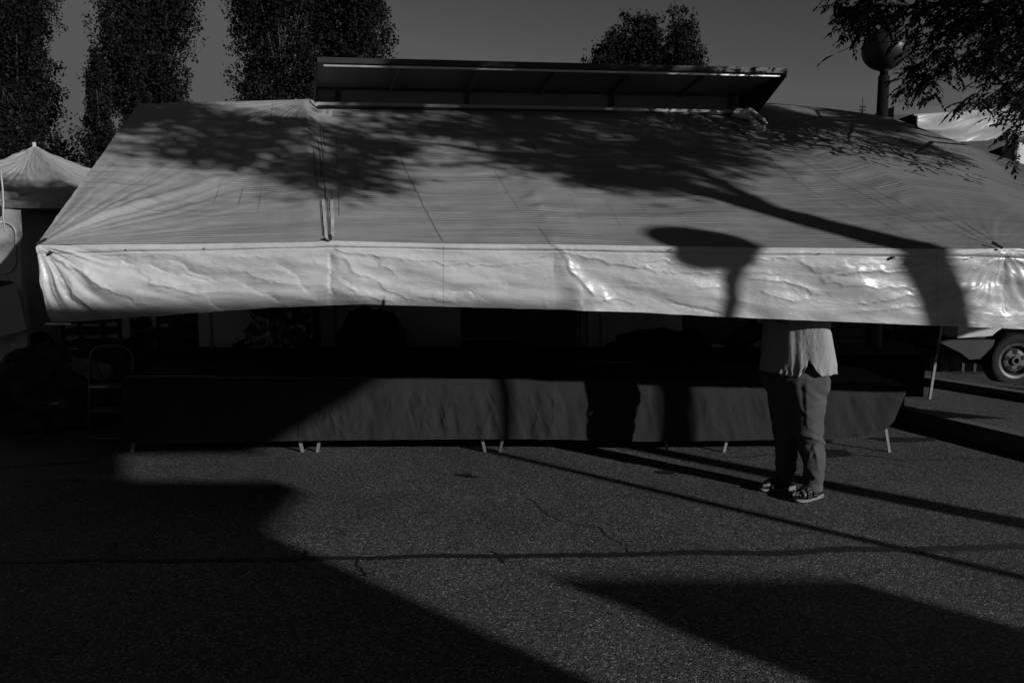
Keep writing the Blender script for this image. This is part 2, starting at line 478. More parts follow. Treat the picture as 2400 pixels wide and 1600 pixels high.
# raised pavement and kerbs on the right
k0, k1 = G(2040, 974), G(2400, 1066)
dk = (k1 - k0).normalized(); nk = Vector((-dk.y, dk.x, 0))
if nk.x < 0: nk = -nk
kz = 0.15
a0 = k0 - dk * 7; a1 = k1 + dk * 6
b = B(); b.prism([a0, a1, a1 + Vector((0, 0, kz)), a0 + Vector((0, 0, kz))], nk * 0.14)
tag(b.build('kerb', M['concrete']), kind='structure')
b = B(); b.prism([a0 + nk * 0.143, a1 + nk * 0.143, a1 + nk * 0.143 + Vector((0, 0, kz - 0.015)), a0 + nk * 0.143 + Vector((0, 0, kz - 0.015))], nk * 2.2)
tag(b.build('pavement', M['asphalt']), kind='structure')
c0, c1 = G(2165, 899, 0.15), G(2405, 938, 0.15)
d2 = (c1 - c0).normalized(); n2 = Vector((-d2.y, d2.x, 0));
if n2.y < 0: n2 = -n2
b = B(); b.prism([c0 - d2 * 2.5 - Vector((0, 0, .15)), c1 + d2 * 4 - Vector((0, 0, .15)), c1 + d2 * 4 + Vector((0, 0, .07)), c0 - d2 * 2.5 + Vector((0, 0, .07))], n2 * 0.16)
tag(b.build('rear_kerb', M['concrete']), kind='structure')

# ------------------------------------------------------------------ the market awning
YV = 4.97
aw = empty('market_awning', (0, 5.0, 0), 'long low white tarpaulin awning with a bright crumpled front valance across the picture', 'awning')
# knots: bottom px x, bottom px y, depth -> top px x, y, depth
K = [(85, 574, YV, 325, 243, 8.0), (400, 572, YV, 545, 238, 8.05), (735, 567, YV, 715, 233, 8.1), (775, 564, YV, 745, 256, 8.1),
     (1040, 571, YV, 905, 257, 8.15), (1300, 573, YV, 1180, 261, 8.3), (1760, 580, YV, 1500, 266, 8.45), (2160, 583, YV, 1660, 270, 8.55),
     (2347, 583, YV, 1725, 272, 8.75), (2400, 584, YV, 1800, 241, 9.3), (2460, 584, YV, 1940, 254, 9.4), (2520, 585, YV, 2085, 273, 9.2), (2570, 586, YV, 2160, 301, 8.9),
     (2640, 587, YV, 2300, 352, 8.2), (2700, 588, YV, 2400, 385, 7.6), (2800, 590, YV, 2560, 418, 7.5), (2880, 592, YV, 2760, 440, 7.4), (3700, 604, YV, 3640, 460, 7.3)]
KU = [(k[0],) + k[1:] for k in K]
X0, X1 = 85, 3700
RIBS = [85, 775, 1300, 1760, 2347, 2880, 3700]
C0 = Vector((85, 574))
def roof_pt(u, v, disp=True):
    xb = X0 + (X1 - X0) * u
    yb, Yb, xt, yt, Yt = interp(KU, xb)
    a = P(xb, yb, Yb); t = P(xt, yt, Yt)
    p = a.lerp(t, v)
    if not disp: return p
    for r0, r1 in zip(RIBS, RIBS[1:]):
        if r0 <= xb <= r1:
            s = (xb - r0) / (r1 - r0)
            strong = 1.0 if (r0, r1) in ((85, 775), (2347, 2880)) else 0.55
            p.z -= 0.05 * strong * math.sin(math.pi * s) * math.sin(math.pi * min(1, v * 1.02)) ** 0.8
            # short pinches next to each rib
            for rr in (r0, r1):
                dd = abs(xb - rr) / 110
                if dd < 1 and rr not in (1760, 85):
                    p.z += 0.010 * (1 - dd) ** 2 * math.sin(v * 75 + noise.noise(Vector((xb * 0.01, v * 5, 2))) * 5) * (0.4 + 0.6 * noise.noise(Vector((v * 6, rr, 0))))
    env = math.sin(math.pi * min(max(v, 0), 1)) ** 0.5
    q = Vector((xb * 0.003, v * 2.4, 0))
    p.z += 0.020 * env * noise.fractal(Vector((xb * 0.0013, v * 4.0, 5)), 0.9, 2.0, 4)
    p.z += 0.008 * env * noise.fractal(Vector((xb * 0.0030, v * 22.0, 9)), 0.8, 2.0, 4)
    # tension folds fanning out of the left corner
    if xb < 1000:
        L = math.hypot((xb - 85) / 360.0, v * 2.9)
        an = math.atan2(v * 2.9, (xb - 85) / 360.0 + 1e-6)
        fall = max(0, 1 - L / 2.6) * min(1, L * 4); an += .07 * noise.noise(Vector((xb * .004, v * 4, 12)))
        p.z += 0.013 * fall * (noise.noise(Vector((an * 13, L * 0.5, 7))) + 0.5 * noise.noise(Vector((an * 30, L * 0.7, 1))))
        dl = an - 0.86 - 0.03 * math.sin(L * 3)
        p.z += 0.045 * math.exp(-(dl / 0.07) ** 2) * min(1, L * 2) * max(0, 1 - L / 3.6)
        # from the upper right, where the sheet is tied at the truck
        L2 = math.hypot((745 - xb) / 360.0, (1 - v) * 2.9); an2 = math.atan2((1 - v) * 2.9, (745 - xb) / 360.0 + 1e-6)
        f2 = max(0, 1 - L2 / 2.0) * min(1, L2 * 4)
        if xb < 745: p.z += 0.020 * f2 * noise.noise(Vector((an2 * 14, 3, 4)))
    if xb > 1500:
        L = math.hypot((2347 - xb) / 360.0, v * 3.4); an = math.atan2(v * 3.4, (2347 - xb) / 360.0)
        p.z += 0.012 * max(0, 1 - L / 1.2) * min(1, L * 5) * noise.noise(Vector((an * 12, 0, 14)))
    return p
def roof_uv(u, v):
    return (u * 9.83, v * 3.6)
grid_obj('roof_sheet', roof_pt, 760, 230, M['roof'], aw, roof_uv)

# the dropped side of the roof on the left and the rear slope, closing the awning in depth
lc, lt = P(85, 574, YV), P(325, 243, 8.0)
def side_pt(u, v):
    bk = Vector((lc.x - 0.25, 8.6, lc.z)); tk = Vector((lt.x - 0.2, 8.4, lt.z - 0.05))
    return (lc.lerp(bk, u)).lerp(lt.lerp(tk, u), v) - Vector((0, 0, 0.004))
grid_obj('side_sheet', side_pt, 30, 30, M['roof'], aw, lambda u, v: (u * 3, v * 3))

# creases of the valance, traced as lines on the sheet: (points, height in metres, half width in px)
CR = [([(97, 582), (150, 660), (157, 712)], -.012, 8), ([(119, 607), (202, 635), (240, 667), (276, 684), (323, 709)], .012, 8), ([(255, 607), (298, 618), (344, 618), (395, 637)], -.009, 7),
      ([(319, 624), (361, 660), (425, 680)], .009, 7), ([(391, 607), (451, 633), (487, 652)], -.010, 6), ([(421, 633), (485, 663)], -.008, 5), ([(449, 677), (472, 693)], -.008, 5),
      ([(170, 665), (170, 699), (213, 726)], .010, 6), ([(132, 641), (162, 684)], .007, 6), ([(166, 724), (158, 741)], .006, 4), ([(487, 700), (520, 732)], -.007, 5), ([(200, 590), (330, 600), (470, 596), (640, 604)], .006, 8),
      ([(520, 620), (600, 650), (700, 665)], .007, 9), ([(560, 660), (620, 690), (660, 712)], -.007, 7), ([(640, 610), (690, 640), (730, 690)], -.007, 8), ([(220, 640), (300, 700), (330, 735)], -.006, 8),
      ([(732, 598), (754, 622)], .005, 3), ([(775, 585), (778, 640), (772, 700)], -.010, 5),
      ([(782, 585), (890, 602), (1040, 617), (1176, 622), (1244, 614), (1302, 585)], .010, 6), ([(890, 609), (924, 646)], .008, 4),
      ([(782, 595), (812, 612), (836, 639), (890, 663), (911, 680), (965, 699), (1016, 696), (1074, 706)], .010, 9), ([(816, 673), (863, 697), (920, 704)], .009, 6), ([(795, 640), (830, 668), (850, 690)], -.009, 7),
      ([(1040, 685), (1101, 685), (1118, 694)], -.012, 7), ([(1096, 692), (1120, 702)], .006, 4), ([(1305, 588), (1333, 622), (1360, 660), (1400, 690)], .016, 9), ([(1305, 586), (1380, 605), (1500, 626)], .010, 6),
      ([(1270, 708), (1277, 724)], .007, 3), ([(1362, 690), (1372, 720)], -.012, 6), ([(1375, 712), (1440, 700), (1500, 712)], .007, 6),
      ([(1500, 609), (1576, 615), (1653, 624)], .010, 5), ([(1500, 628), (1576, 638), (1699, 643)], .011, 5), ([(1550, 695), (1569, 707), (1703, 730)], .006, 6), ([(1560, 712), (1640, 728), (1700, 738)], -.009, 5),
      ([(1730, 622), (1768, 609), (1860, 603)], .010, 5), ([(1860, 605), (1902, 632), (1921, 638), (1994, 624)], .008, 6), ([(1921, 641), (1932, 661), (1997, 668), (2151, 676)], .008, 6),
      ([(1932, 657), (1959, 641), (2036, 636), (2151, 632)], .013, 5), ([(1749, 653), (1844, 657), (1902, 687), (1940, 691)], .011, 6), ([(1745, 638), (1844, 638)], .008, 5), ([(1768, 684), (1844, 699), (1900, 705)], .008, 6),
      ([(1997, 714), (2151, 691)], .010, 6), ([(1997, 733), (2166, 714)], .008, 6), ([(2265, 638), (2342, 603)], .009, 5), ([(2258, 691), (2334, 645)], .010, 5), ([(2281, 730), (2338, 691)], .009, 5),
      ([(2353, 615), (2400, 660)], .008, 5), ([(2345, 590), (2352, 650), (2358, 740)], -.012, 5), ([(2352, 600), (2440, 630), (2560, 650)], .008, 6), ([(1600, 668), (1690, 676)], .006, 6), ([(1440, 650), (1540, 668)], .007, 7)]
hx, hy = np.meshgrid(np.arange(0, 2420, 2.0), np.arange(560, 800, 1.5))
HF = np.zeros_like(hx)
for pts_, h_, w_ in CR:
    P0 = []; S0 = []
    for (ax, ay), (bx_, by_) in zip(pts_, pts_[1:]):
        L_ = math.hypot(bx_ - ax, by_ - ay); t_ = np.clip(((hx - ax) * (bx_ - ax) + (hy - ay) * (by_ - ay)) / (L_ * L_), 0, 1)
        P0.append(np.hypot(hx - ax - t_ * (bx_ - ax), hy - ay - t_ * (by_ - ay))); S0.append(np.sign((bx_ - ax) * (hy - ay) - (by_ - ay) * (hx - ax)))
    dm = np.minimum.reduce(P0); sg = np.take_along_axis(np.array(S0), np.argmin(np.array(P0), 0)[None], 0)[0]
    ex, ey = pts_[0]; fx, fy = pts_[-1]
    endf = np.clip(np.minimum(np.hypot(hx - ex, hy - ey), np.hypot(hx - fx, hy - fy)) / 22 + .25, 0, 1)
    HF += h_ * np.exp(-(dm / np.where(sg > 0, w_ * .5, w_ * 2.1)) ** 1.15) * endf
def creased(x, y):
    if x > 2400: x = 2400 - (x - 2400) % 1500
    i = (y - 560) / 1.5; j = x / 2
    i0 = int(min(max(i, 0), HF.shape[0] - 2)); j0 = int(min(max(j, 0), HF.shape[1] - 2)); a, b_ = min(max(i - i0, 0), 1), min(max(j - j0, 0), 1)
    return (HF[i0, j0] * (1 - a) + HF[i0 + 1, j0] * a) * (1 - b_) + (HF[i0, j0 + 1] * (1 - a) + HF[i0 + 1, j0 + 1] * a) * b_
VB = [(60, 760), (108, 757), (180, 755), (300, 746), (400, 739), (520, 730), (640, 722), (760, 717), (850, 713), (950, 716), (1050, 719), (1300, 725), (1500, 732), (1700, 743), (1900, 751), (2200, 763), (2400, 771), (2900, 786), (3700, 800)]
def val_pt(u, v):
    xt = X0 + (X1 - X0) * u
    yt, Yb = interp(KU, xt)[:2]
    a = P(xt, yt, Yb)
    xb = xt + (24 if xt < 86 else 24 * max(0, 1 - (xt - 85) / 500))
    yb = interp(VB, xb)[0]
    wob = 1.3 * noise.noise(Vector((xb * 0.02, 3, 3)))
    c = P(xb, yb + wob, Yb + 0.03)
    p = a.lerp(c, v)
    env = min(1, v * 5)
    wx = 12 * noise.fractal(Vector((xt * .02, v * 4, 40)), .9, 2, 3); wy = 7 * noise.fractal(Vector((xt * .03, v * 6, 50)), .9, 2, 3)
    d = .75 * float(creased(xt + (xb - xt) * v + wx, yt + (yb - yt) * v + wy))
    # sag ridge just below the eave line, bar showing through
    d += 0.016 * math.exp(-((v - 0.06) / 0.05) ** 2) * (0.7 + 0.6 * noise.noise(Vector((xt * 0.006, 1, 1))))
    # long drooping folds hanging between the fixing points
    for r0, r1, am in ((85, 775, .5), (775, 1300, 1.0), (1300, 1760, 1.1), (1760, 2347, 1.2), (2347, 2880, .6)):
        if r0 <= xt < r1:
            s = (xt - r0) / (r1 - r0)
            hang = 0.22 + 0.9 * (s * (1 - s))
            for q, (off, wd) in enumerate(((0.0, 0.05), (0.16, 0.06), (0.34, 0.07))):
                vv = v - (hang * 0.62 + off + 0.06 * noise.noise(Vector((xt * 0.004, q * 7.0, r0))))
                d += am * 0.003 * math.exp(-abs(vv / (wd * .8)) ** 1.3) * (0.6 + noise.noise(Vector((xt * 0.004, q, 5))))
            # a fold falling to the right of some fixing points: narrow shaded flank, long bright flank
            tri_h = {775: .016, 1300: .040, 1760: .014}.get(r0, 0)
            if tri_h:
                e = xt - r0 - 4 - (72 + 22 * noise.noise(Vector((v * 2.2, r0, 0)))) * v ** 1.15
                lw, rw_ = 8 + 70 * v, 10 + 105 * v
                k_ = 1 + e / lw if e < 0 else 1 - e / rw_
                if k_ > 0: d += tri_h * env * v * (k_ * k_ * (3 - 2 * k_)) * (1 + .35 * noise.noise(Vector((xt * .02, v * 5, 8))))
    # the hem of the sheet is turned over just under the eave bar
    gl_ = .10 + .035 * noise.noise(Vector((xt * .0035, 4, 4)))
    d -= .010 * math.exp(-((v - gl_) / .014) ** 2) * (.5 + .5 * noise.noise(Vector((xt * .004, 9, 1))) + .3)
    # folds radiating from the left corner
    L = math.hypot((xt - 85) / 360.0, v * 0.46); an = math.atan2(v * 0.46, (xt - 85) / 360.0 + 1e-6)
    fall = max(0, 1 - L / 1.9) * min(1, L * 5)
    an += .16 * noise.noise(Vector((xt * .006, v * 2.5, 20)))
    d += 0.020 * fall * (noise.noise(Vector((an * 5.5, L * 2.2, 2))) + .5 * noise.noise(Vector((an * 12, L * 4, 6))))
    # the same around the right rib
    L = math.hypot((xt - 2347) / 360.0, v * 0.5); an = math.atan2(v * 0.5, (xt - 2347) / 360.0)
    fall = max(0, 1 - L / 0.9) * min(1, L * 5)
    an += .22 * noise.noise(Vector((xt * .008, v * 3.0, 31)))
    d += 0.009 * fall * noise.noise(Vector((an * 7, L * 3.0, 2)))
    rot = Vector((xt * 0.0042 - v * 0.9, v * 2.1 + xt * 0.0016, 0))
    d += 0.006 * env * (noise.ridged_multi_fractal(Vector((rot.x * .75, rot.y * .9, 3)), 1.1, 2.0, 3, 1.0, 2.0) - 1.1)
    d += 0.022 * env * noise.fractal(Vector((xt * 0.003 - v, v * 1.3, 11)), 0.8, 2, 3) + .010 * env * noise.noise(Vector((xt * .009 + v * 1.5, v * 3.4, 17)))
    # lower border rolls under along the left third
    if xt < 900: d += -0.06 * max(0, (v - 0.80) / 0.20) ** 2 * (1 - xt / 900 * 0.5)
    p.y -= d
    return p
grid_obj('valance', val_pt, 1150, 120, M['valance'], aw, lambda u, v: (u * 9.83, v * 0.5))
# side valance on the left end
vbl = val_pt(0, 1)
def sval(u, v):
    a = lc.lerp(Vector((lc.x - 0.25, 8.6, lc.z)), u); c = vbl.lerp(Vector((vbl.x - 0.1, 8.6, vbl.z - 0.02)), u)
    p = a.lerp(c, v); p.x += -0.003 - 0.035 * math.sin(v * 3.1) * min(1, u * 8) - 0.02 * noise.noise(Vector((u * 8, v * 2, 0)))
    return p
grid_obj('side_valance', sval, 60, 12, M['valance'], aw, lambda u, v: (u * 3, v * .5))

# seams, straps, eyelets: thin strips laid on the sheet
def on_roof(x, y):
    """roof point seen at a pixel of the photograph (numeric search)"""
    best = None
    r = ray(x, y)
    u0, u1, v0, v1 = 0, 1, 0, 1
    for it in range(5):
        bu = bv = None; bd = 1e9
        for i in range(13):
            for j in range(13):
                u = u0 + (u1 - u0) * i / 12; v = v0 + (v1 - v0) * j / 12
                p = roof_pt(u, v, False) - Vector((0, 0, H))
                px = p.x / p.y - r.x / r.y; pz = p.z / p.y - r.z / r.y
                d = px * px + pz * pz
                if d < bd: bd, bu, bv = d, u, v
        du, dv = (u1 - u0) / 6, (v1 - v0) / 6
        u0, u1, v0, v1 = max(0, bu - du), min(1, bu + du), max(0, bv - dv), min(1, bv + dv)
    return bu, bv
def roof_strip(name, px, wd, mat, lift=0.004):
    uv = [on_roof(*p) for p in px]; line = []
    for (ua, va), (ub, vb) in zip(uv, uv[1:]):
        for k in range(40): line.append((ua + (ub - ua) * k / 40, va + (vb - va) * k / 40))
    line.append(uv[-1])
    pts = [roof_pt(a, c) for a, c in line]
    b = B()
    L = []
    for k, p in enumerate(pts):
        t = (pts[min(k + 1, len(pts) - 1)] - pts[max(k - 1, 0)]).normalized()
        s = t.cross(Vector((0, -0.5, 0.87))).normalized()
        L.append((p + s * wd / 2 + Vector((0, -lift * .5, lift)), p - s * wd / 2 + Vector((0, -lift * .5, lift))))
    for k in range(len(L) - 1): b.quad(L[k][0], L[k + 1][0], L[k + 1][1], L[k][1])
    return b.build(name, mat, aw)
for px, wd in (([(905, 262), (915, 300), (955, 400), (1000, 490), (1038, 568)], 0.0035),
               ([(1160, 395), (1185, 440), (1215, 490)], 0.002),
               ([(1264, 533), (1290, 575)], 0.003),
               ([(1725, 300), (1800, 365), (1900, 440), (2050, 510), (2160, 570)], 0.003),
               ([(1745, 292), (1850, 360), (2000, 440), (2150, 515), (2330, 578)], 0.004),
               ([(1790, 320), (1960, 400), (2120, 480), (2280, 545)], 0.0025),
               ([(2255, 522), (2300, 548), (2340, 572)], 0.006)):
    roof_strip('seam', px, wd, M['seam'])
for px, wd in (([(757, 300), (762, 380), (769, 470), (772, 556)], .010), ([(735, 345), (738, 400), (744, 440)], .008), ([(788, 325), (790, 370), (786, 410)], .006), ([(752, 470), (756, 552)], .006),
               ([(820, 330), (834, 370), (836, 440)], .004), ([(746, 330), (751, 380), (754, 420)], .012), ([(776, 440), (782, 500)], .005), ([(794, 430), (795, 505)], .004), ([(1112, 320), (1124, 342)], .010), ([(1238, 325), (1262, 352)], .012), ([(1366, 325), (1392, 350)], .010)):
    roof_strip('grime_streak', px, wd, M['stain'], 0.002)
roof_strip('strap', [(752, 290), (760, 380), (768, 468)], 0.014, M['roof'], 0.008)
roof_strip('strap', [(776, 468), (779, 520), (781, 556)], 0.022, M['strap'], 0.006)
roof_strip('strap', [(758, 468), (762, 520), (764, 560)], 0.018, M['strap'], 0.006)
b = B(); p = P(774, 556, YV - 0.02); b.box(p - Vector((.009, .008, .018)), p + Vector((.009, .008, .018)))
b.build('buckle', M['dark'], aw)
b = B(); b.bar(P(85, 572, YV - .03), P(108, 560, YV + .05), 0.012, 0.012); b.build('hook', M['dark'], aw)
b = B(); b.bar(P(2325, 568, YV + .02), P(2350, 582, YV - .03), 0.012, 0.012); b.build('hook', M['dark'], aw)
for x, y in ((111, 592), (290, 585), (475, 582), (1575, 585), (1926, 594), (2099, 604), (2284, 604)):
    b = B(); p = P(x, y, YV - 0.045)
    b.tube([p + Vector((0, .022, 0)), p + Vector((0, .045, 0))], 0.009 if x in (111, 2099) else 0.006, 12, flat=1.0 if x in (111, 2099) else .4)
    b.build('eyelet', M['dark'], aw)
for x in (1040, 2196):     # stitched joints in the valance
    pts = []
    u = (x - X0) / (X1 - X0)
    b = B(); prev = None
    for k in range(61):
        p = val_pt(u, 0.03 + 0.96 * k / 60) + Vector((0, -0.003, 0))
        if prev is not None and k % 2: b.quad(prev + Vector((-.0012, 0, 0)), prev + Vector((.0012, 0, 0)), p + Vector((.0012, 0, 0)), p + Vector((-.0012, 0, 0)))
        prev = p
    b.build('seam', M['seam'], aw)
# frame under the sheet: rafters, eave bar, legs
b = B(); b.tube([P(100, 580, YV + .05), P(3690, 610, YV + .05)], 0.016, 8); b.build('eave_bar', M['zinc'], aw)
for rx in (775, 1300, 1760, 2347):
    u = (rx - X0) / (X1 - X0)
    b = B(); b.tube([roof_pt(u, t, False) + Vector((0, 0, -.06)) for t in (0.02, .5, .98)], 0.016, 8); b.build('rafter', M['zinc'], aw)
pa, pb = G(2178, 890), P(2212, 740, 8.0)
pa = P(2183, 893, 8.0)
b = B(); q1 = pa.lerp(pb, 0.40); b.bar(Vector((pa.x - .01, pa.y, 0.14)), q1, 0.024, 0.024); b.bar(pa.lerp(pb, .58), pa + (pb - pa) * 3.0, 0.024, 0.024)
post = b.build('leg', M['zinc'], aw); tag(post, 'pale slanting prop with a dark joint')
b = B(); b.bar(q1, pa.lerp(pb, .58), 0.03, 0.03); b.build('joint', M['dark'], post)
b = B(); bl = P(100, 764, YV + .04); b.bar(bl + Vector((.02, 0, 0.015)), bl + Vector((.17, .02, .012)), 0.012, 0.012); b.build('hem_bar', M['metal'], aw)
# hidden legs standing inside the awning
for x, y in ((-3.0, 7.9), (0.9, 8.05)):
    b = B(); b.tube([(x, y, 0), (x, y, 2.5)], 0.02, 8); b.build('leg', M['zinc'], aw)
# loose tied cloth ends at the top, either end of the flap
def bundle(name, pts, r, mat, seed):
    b = B()
    for k in range(3):
        pp = [Vector(p) + Vector((random.uniform(-.03, .03), random.uniform(-.02, .02), random.uniform(-.02, .02))) for p in pts]
        fine = []
        for a_, c_ in zip(pp, pp[1:]): fine += [a_.lerp(c_, t / 6) for t in range(6)]
        fine.append(pp[-1])
        b.tube(fine, [r * (0.6 + 0.5 * noise.noise(Vector((i * .5, k * 3, seed)))) * (1.15 - 0.4 * i / len(fine)) for i in range(len(fine))], 9, flat=0.6)
    o = b.build(name, mat, aw, True); return o
bundle('tied_cloth', [P(1725, 268, 8.1), P(1755, 275, 8.0), P(1775, 295, 7.75), P(1792, 300, 7.7)], 0.05, M['valance'], 1)
bundle('tied_cloth', [P(1722, 262, 8.15), P(1765, 262, 8.1), P(1790, 285, 7.9)], 0.045, M['valance'], 5)
def knot(u, v):
    p = P(730 + 42 * u + 8 * (1 - v), 258 + 30 * v, 7.75 + .25 * (1 - v)); p.y -= .02 * noise.noise(Vector((u * 4, v * 4, 1))); return p
grid_obj('tied_cloth', knot, 20, 16, M['roof'], aw, lambda u, v: (u * .3, v * .3), 0.01)
bundle('tied_cloth', [P(690, 240, 8.2), P(722, 238, 8.15), P(738, 250, 8.1)], 0.04, M['roof'], 9)

# ------------------------------------------------------------------ sales truck behind the awning
tr = empty('sales_truck', (0.3, 9.2, 0), 'sales truck behind the awning with its long side flap raised above the roof sheet', 'truck')
FY0, FY1 = 8.25, 8.75          # depth of its side at the left and right end
def wallY(x): return FY0 + (FY1 - FY0) * (x - 742) / (1775 - 742)
oL, oR = P(745, 147, FY0 - .58), P(1842, 172, FY1 - .58)
iL, iR = P(742, 207, FY0), P(1712, 224, FY1)
bL, bR = P(742, 252, FY0), P(1712, 270, FY1)
dx = (iR - iL).normalized()
th_ = Vector((0, 0.01, 0.05))
b = B(); b.prism([oL, oR, iR + dx * .25, iL], th_)
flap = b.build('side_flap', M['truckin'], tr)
b = B()
b.bar(oL + Vector((0, -.012, .02)), oR + Vector((0, -.012, .02)), .05, .03); b.build('flap_edge', M['dark'], flap)
b = B(); b.bar(oL + Vector((.05, .02, -.022)), oR + Vector((-.05, .02, -.022)), .02, .03); b.build('flap_rail', M['metal'], flap)
for x0, x1 in ((925, 907), (1108, 1085), (1290, 1252), (1467, 1422), (1650, 1590)):
    t0 = (x0 - 745) / (1842 - 745); t1 = (x1 - 742) / (1712 - 742)
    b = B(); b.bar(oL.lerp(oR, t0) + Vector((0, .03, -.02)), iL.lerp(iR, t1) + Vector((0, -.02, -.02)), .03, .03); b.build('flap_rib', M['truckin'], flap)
# end plate at the right
b = B(); b.prism([oR, oR + Vector((0, .01, -.03)), P(1772, 268, FY1 - .1), bR + dx * .10, iR + dx * .1], dx * .012); b.build('end_plate', M['dark'], tr)
b = B(); b.prism([oL, P(738, 236, FY0 - .12), bL + Vector((-.02, 0, 0)), iL + Vector((-.02, 0, 0))], -dx * .012); b.build('end_plate', M['dark'], tr)
# upper side wall seen under the flap
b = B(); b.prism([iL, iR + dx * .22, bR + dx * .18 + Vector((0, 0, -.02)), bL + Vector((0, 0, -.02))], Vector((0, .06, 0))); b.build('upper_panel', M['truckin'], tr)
for x in (790, 1082, 1422, 1712):
    t = (x - 742) / (1712 - 742)
    a, c = iL.lerp(iR, t), bL.lerp(bR, t)
    b = B(); b.bar(a + Vector((0, -.02, 0)), c + Vector((0, -.02, -.01)), .045, .03); b.build('stanchion', M['dark'], tr)
b = B(); b.bar(bL + Vector((0, -.03, .035)), bR + Vector((0, -.03, .035)), .035, .02); b.build('sill_rail', M['trucklight'], tr)
b = B(); b.bar(bL + Vector((0, -.05, 0)), bR + Vector((0, -.05, 0)), .02, .04); b.build('gutter', M['dark'], tr)
b = B(); b.bar(iL + Vector((0, -.02, 0)), iR + Vector((0, -.02, 0)), .03, .03); b.build('hinge_rail', M['dark'], tr)
# body
def wp(x, z, off=0.0):
    t = (x - 742) / (1712 - 742); p = bL.lerp(bR, t); return Vector((p.x, p.y + off, z))
nb = Vector((-dx.y, dx.x, 0))
b = B(); zb = bL.z - .02
for x0, x1, z0, z1 in ((742, 1062, .45, zb), (1345, 1712, .45, zb), (1062, 1345, 2.0, zb), (1062, 1345, .45, .6)):
    b.prism([wp(x0, z0, .07), wp(x1, z0, .07), wp(x1, z1, .07), wp(x0, z1, .07)], nb * 0.05)
b.prism([wp(742, .45, .12), wp(742, .45, 2.3), wp(742, zb, 2.3), wp(742, zb, .12)], dx * -.05)
b.prism([wp(1712, .45, .12), wp(1712, .45, 2.3), wp(1712, zb, 2.3), wp(1712, zb, .12)], dx * .05)
b.prism([wp(742, .45, 2.3), wp(1712, .45, 2.3), wp(1712, zb, 2.3), wp(742, zb, 2.3)], nb * .05)
b.prism([wp(742, .45, .13), wp(1712, .45, .13), wp(1712, .45, 2.29), wp(742, .45, 2.29)], (0, 0, -.08))
b.prism([wp(742, zb + .2, .07), wp(1712, zb + .2, .07), wp(1712, zb + .2, 2.35), wp(742, zb + .2, 2.35)], (0, 0, -.04))
b.build('body', M['trucklight'], tr)
b = B(); cb0, cb1 = P(462, 700, FY0 + .25), P(735, 700, FY0 + .25)
b.box((cb0.x, FY0 + .25, .45), (cb1.x - .02, FY0 + 2.2, 2.35)); b.build('cab', M['trucklight'], tr)
b = B(); b.tube([(cb0.x + .6, FY0 + .24, .36), (cb0.x + .6, FY0 + .5, .36)], .36, 28); b.build('wheel', M['rubber'], tr)
for x0, x1, z in ((742, 1062, 1.12), (1345, 1712, 1.02)):
    b = B(); b.bar(wp(x0, z, .055), wp(x1, z, .055), .012, .02); b.build('body_trim', M['dark'], tr)
for x in (770, 1352, 1370, 1620):
    b = B(); b.bar(wp(x, .5, .055), wp(x, 1.6, .055), .012, .02); b.build('body_trim', M['dark'], tr)
b = B(); b.prism([wp(968, 1.145, .04), wp(1030, 1.145, .04), wp(1030, 1.25, .04), wp(968, 1.25, .04)], nb * .03); b.build('side_lamp', M['dark'], tr)
for x in (860, 1660):
    for off in (.2, 2.0):
        p = wp(x, .36, off); b = B()
        b.tube([p, p + nb * .22], .36, 28); wh = b.build('wheel', M['rubber'], tr, False)
        b = B(); b.tube([p - nb * .01, p + nb * .05], .2, 24); b.build('rim', M['rim'], wh)
# hanging folded tarp at the right end of its side
b = B(); b.prism([P(1600, 700, 8.0), P(1780, 735, 7.8), P(1792, 790, 7.8), P(1737, 822, 7.9), P(1690, 808, 7.9), P(1600, 800, 8.0)], (0, .02, 0))
tag(b.build('folded_tarpaulin', M['bagplastic']), 'dark folded tarpaulin corner hanging beside the person, under the awning', 'tarpaulin')

# ------------------------------------------------------------------ sales tables with cloth
YT = 6.34
def ytab(x): return YT
ztop = P(1200, 890, YT).z
spans = [(-3.12, -1.72), (-1.60, -0.22), (-0.10, 1.28), (1.74, 3.10)]
tl = ['leftmost folding sales table, in deep shade beneath the dark end of the cloth', 'folding sales table second from the left, two pale feet showing under the cloth',
      'folding sales table in the middle of the row under the long cloth', 'rightmost folding sales table, behind the person, with a pale slanting foot beyond the cloth']
for (xa, xb_), lab in zip(spans, tl):
    t = empty('folding_table', ((xa + xb_) / 2, YT + .4, 0), lab, 'table', 'folding tables in a row under the awning')
    b = B(); b.box((xa, YT + .03, ztop - .05), (xb_, YT + .83, ztop - .012)); b.build('tabletop', M['wood'], t)
    for x, s in ((xa, 1), (xb_, -1)):
        for yy in (YT + .06, YT + .75):
            b = B(); b.bar((x, yy, 0), (x + s * .12, yy, ztop - .05), .022, .022); b.build('leg', M['zinc'], t)
b = B(); b.box((1.30, YT + .03, ztop - .05), (1.72, YT + .8, ztop - .012))
tag(b.build('linking_board', M['wood']), 'bare board bridging the gap between two sales tables under the cloth', 'board')
CT = [(270, 886), (500, 889), (700, 891), (900, 890), (1200, 887), (1500, 888), (1800, 893), (2140, 905)]
CB = [(270, 1040), (500, 1036), (700, 1032), (950, 1029), (1150, 1028), (1350, 1030), (1500, 1034), (1700, 1032), (1850, 1029), (1950, 1028), (2020, 1022), (2070, 1010), (2096, 985), (2110, 950), (2128, 910)]
rc_ = random.Random(4); CC = []
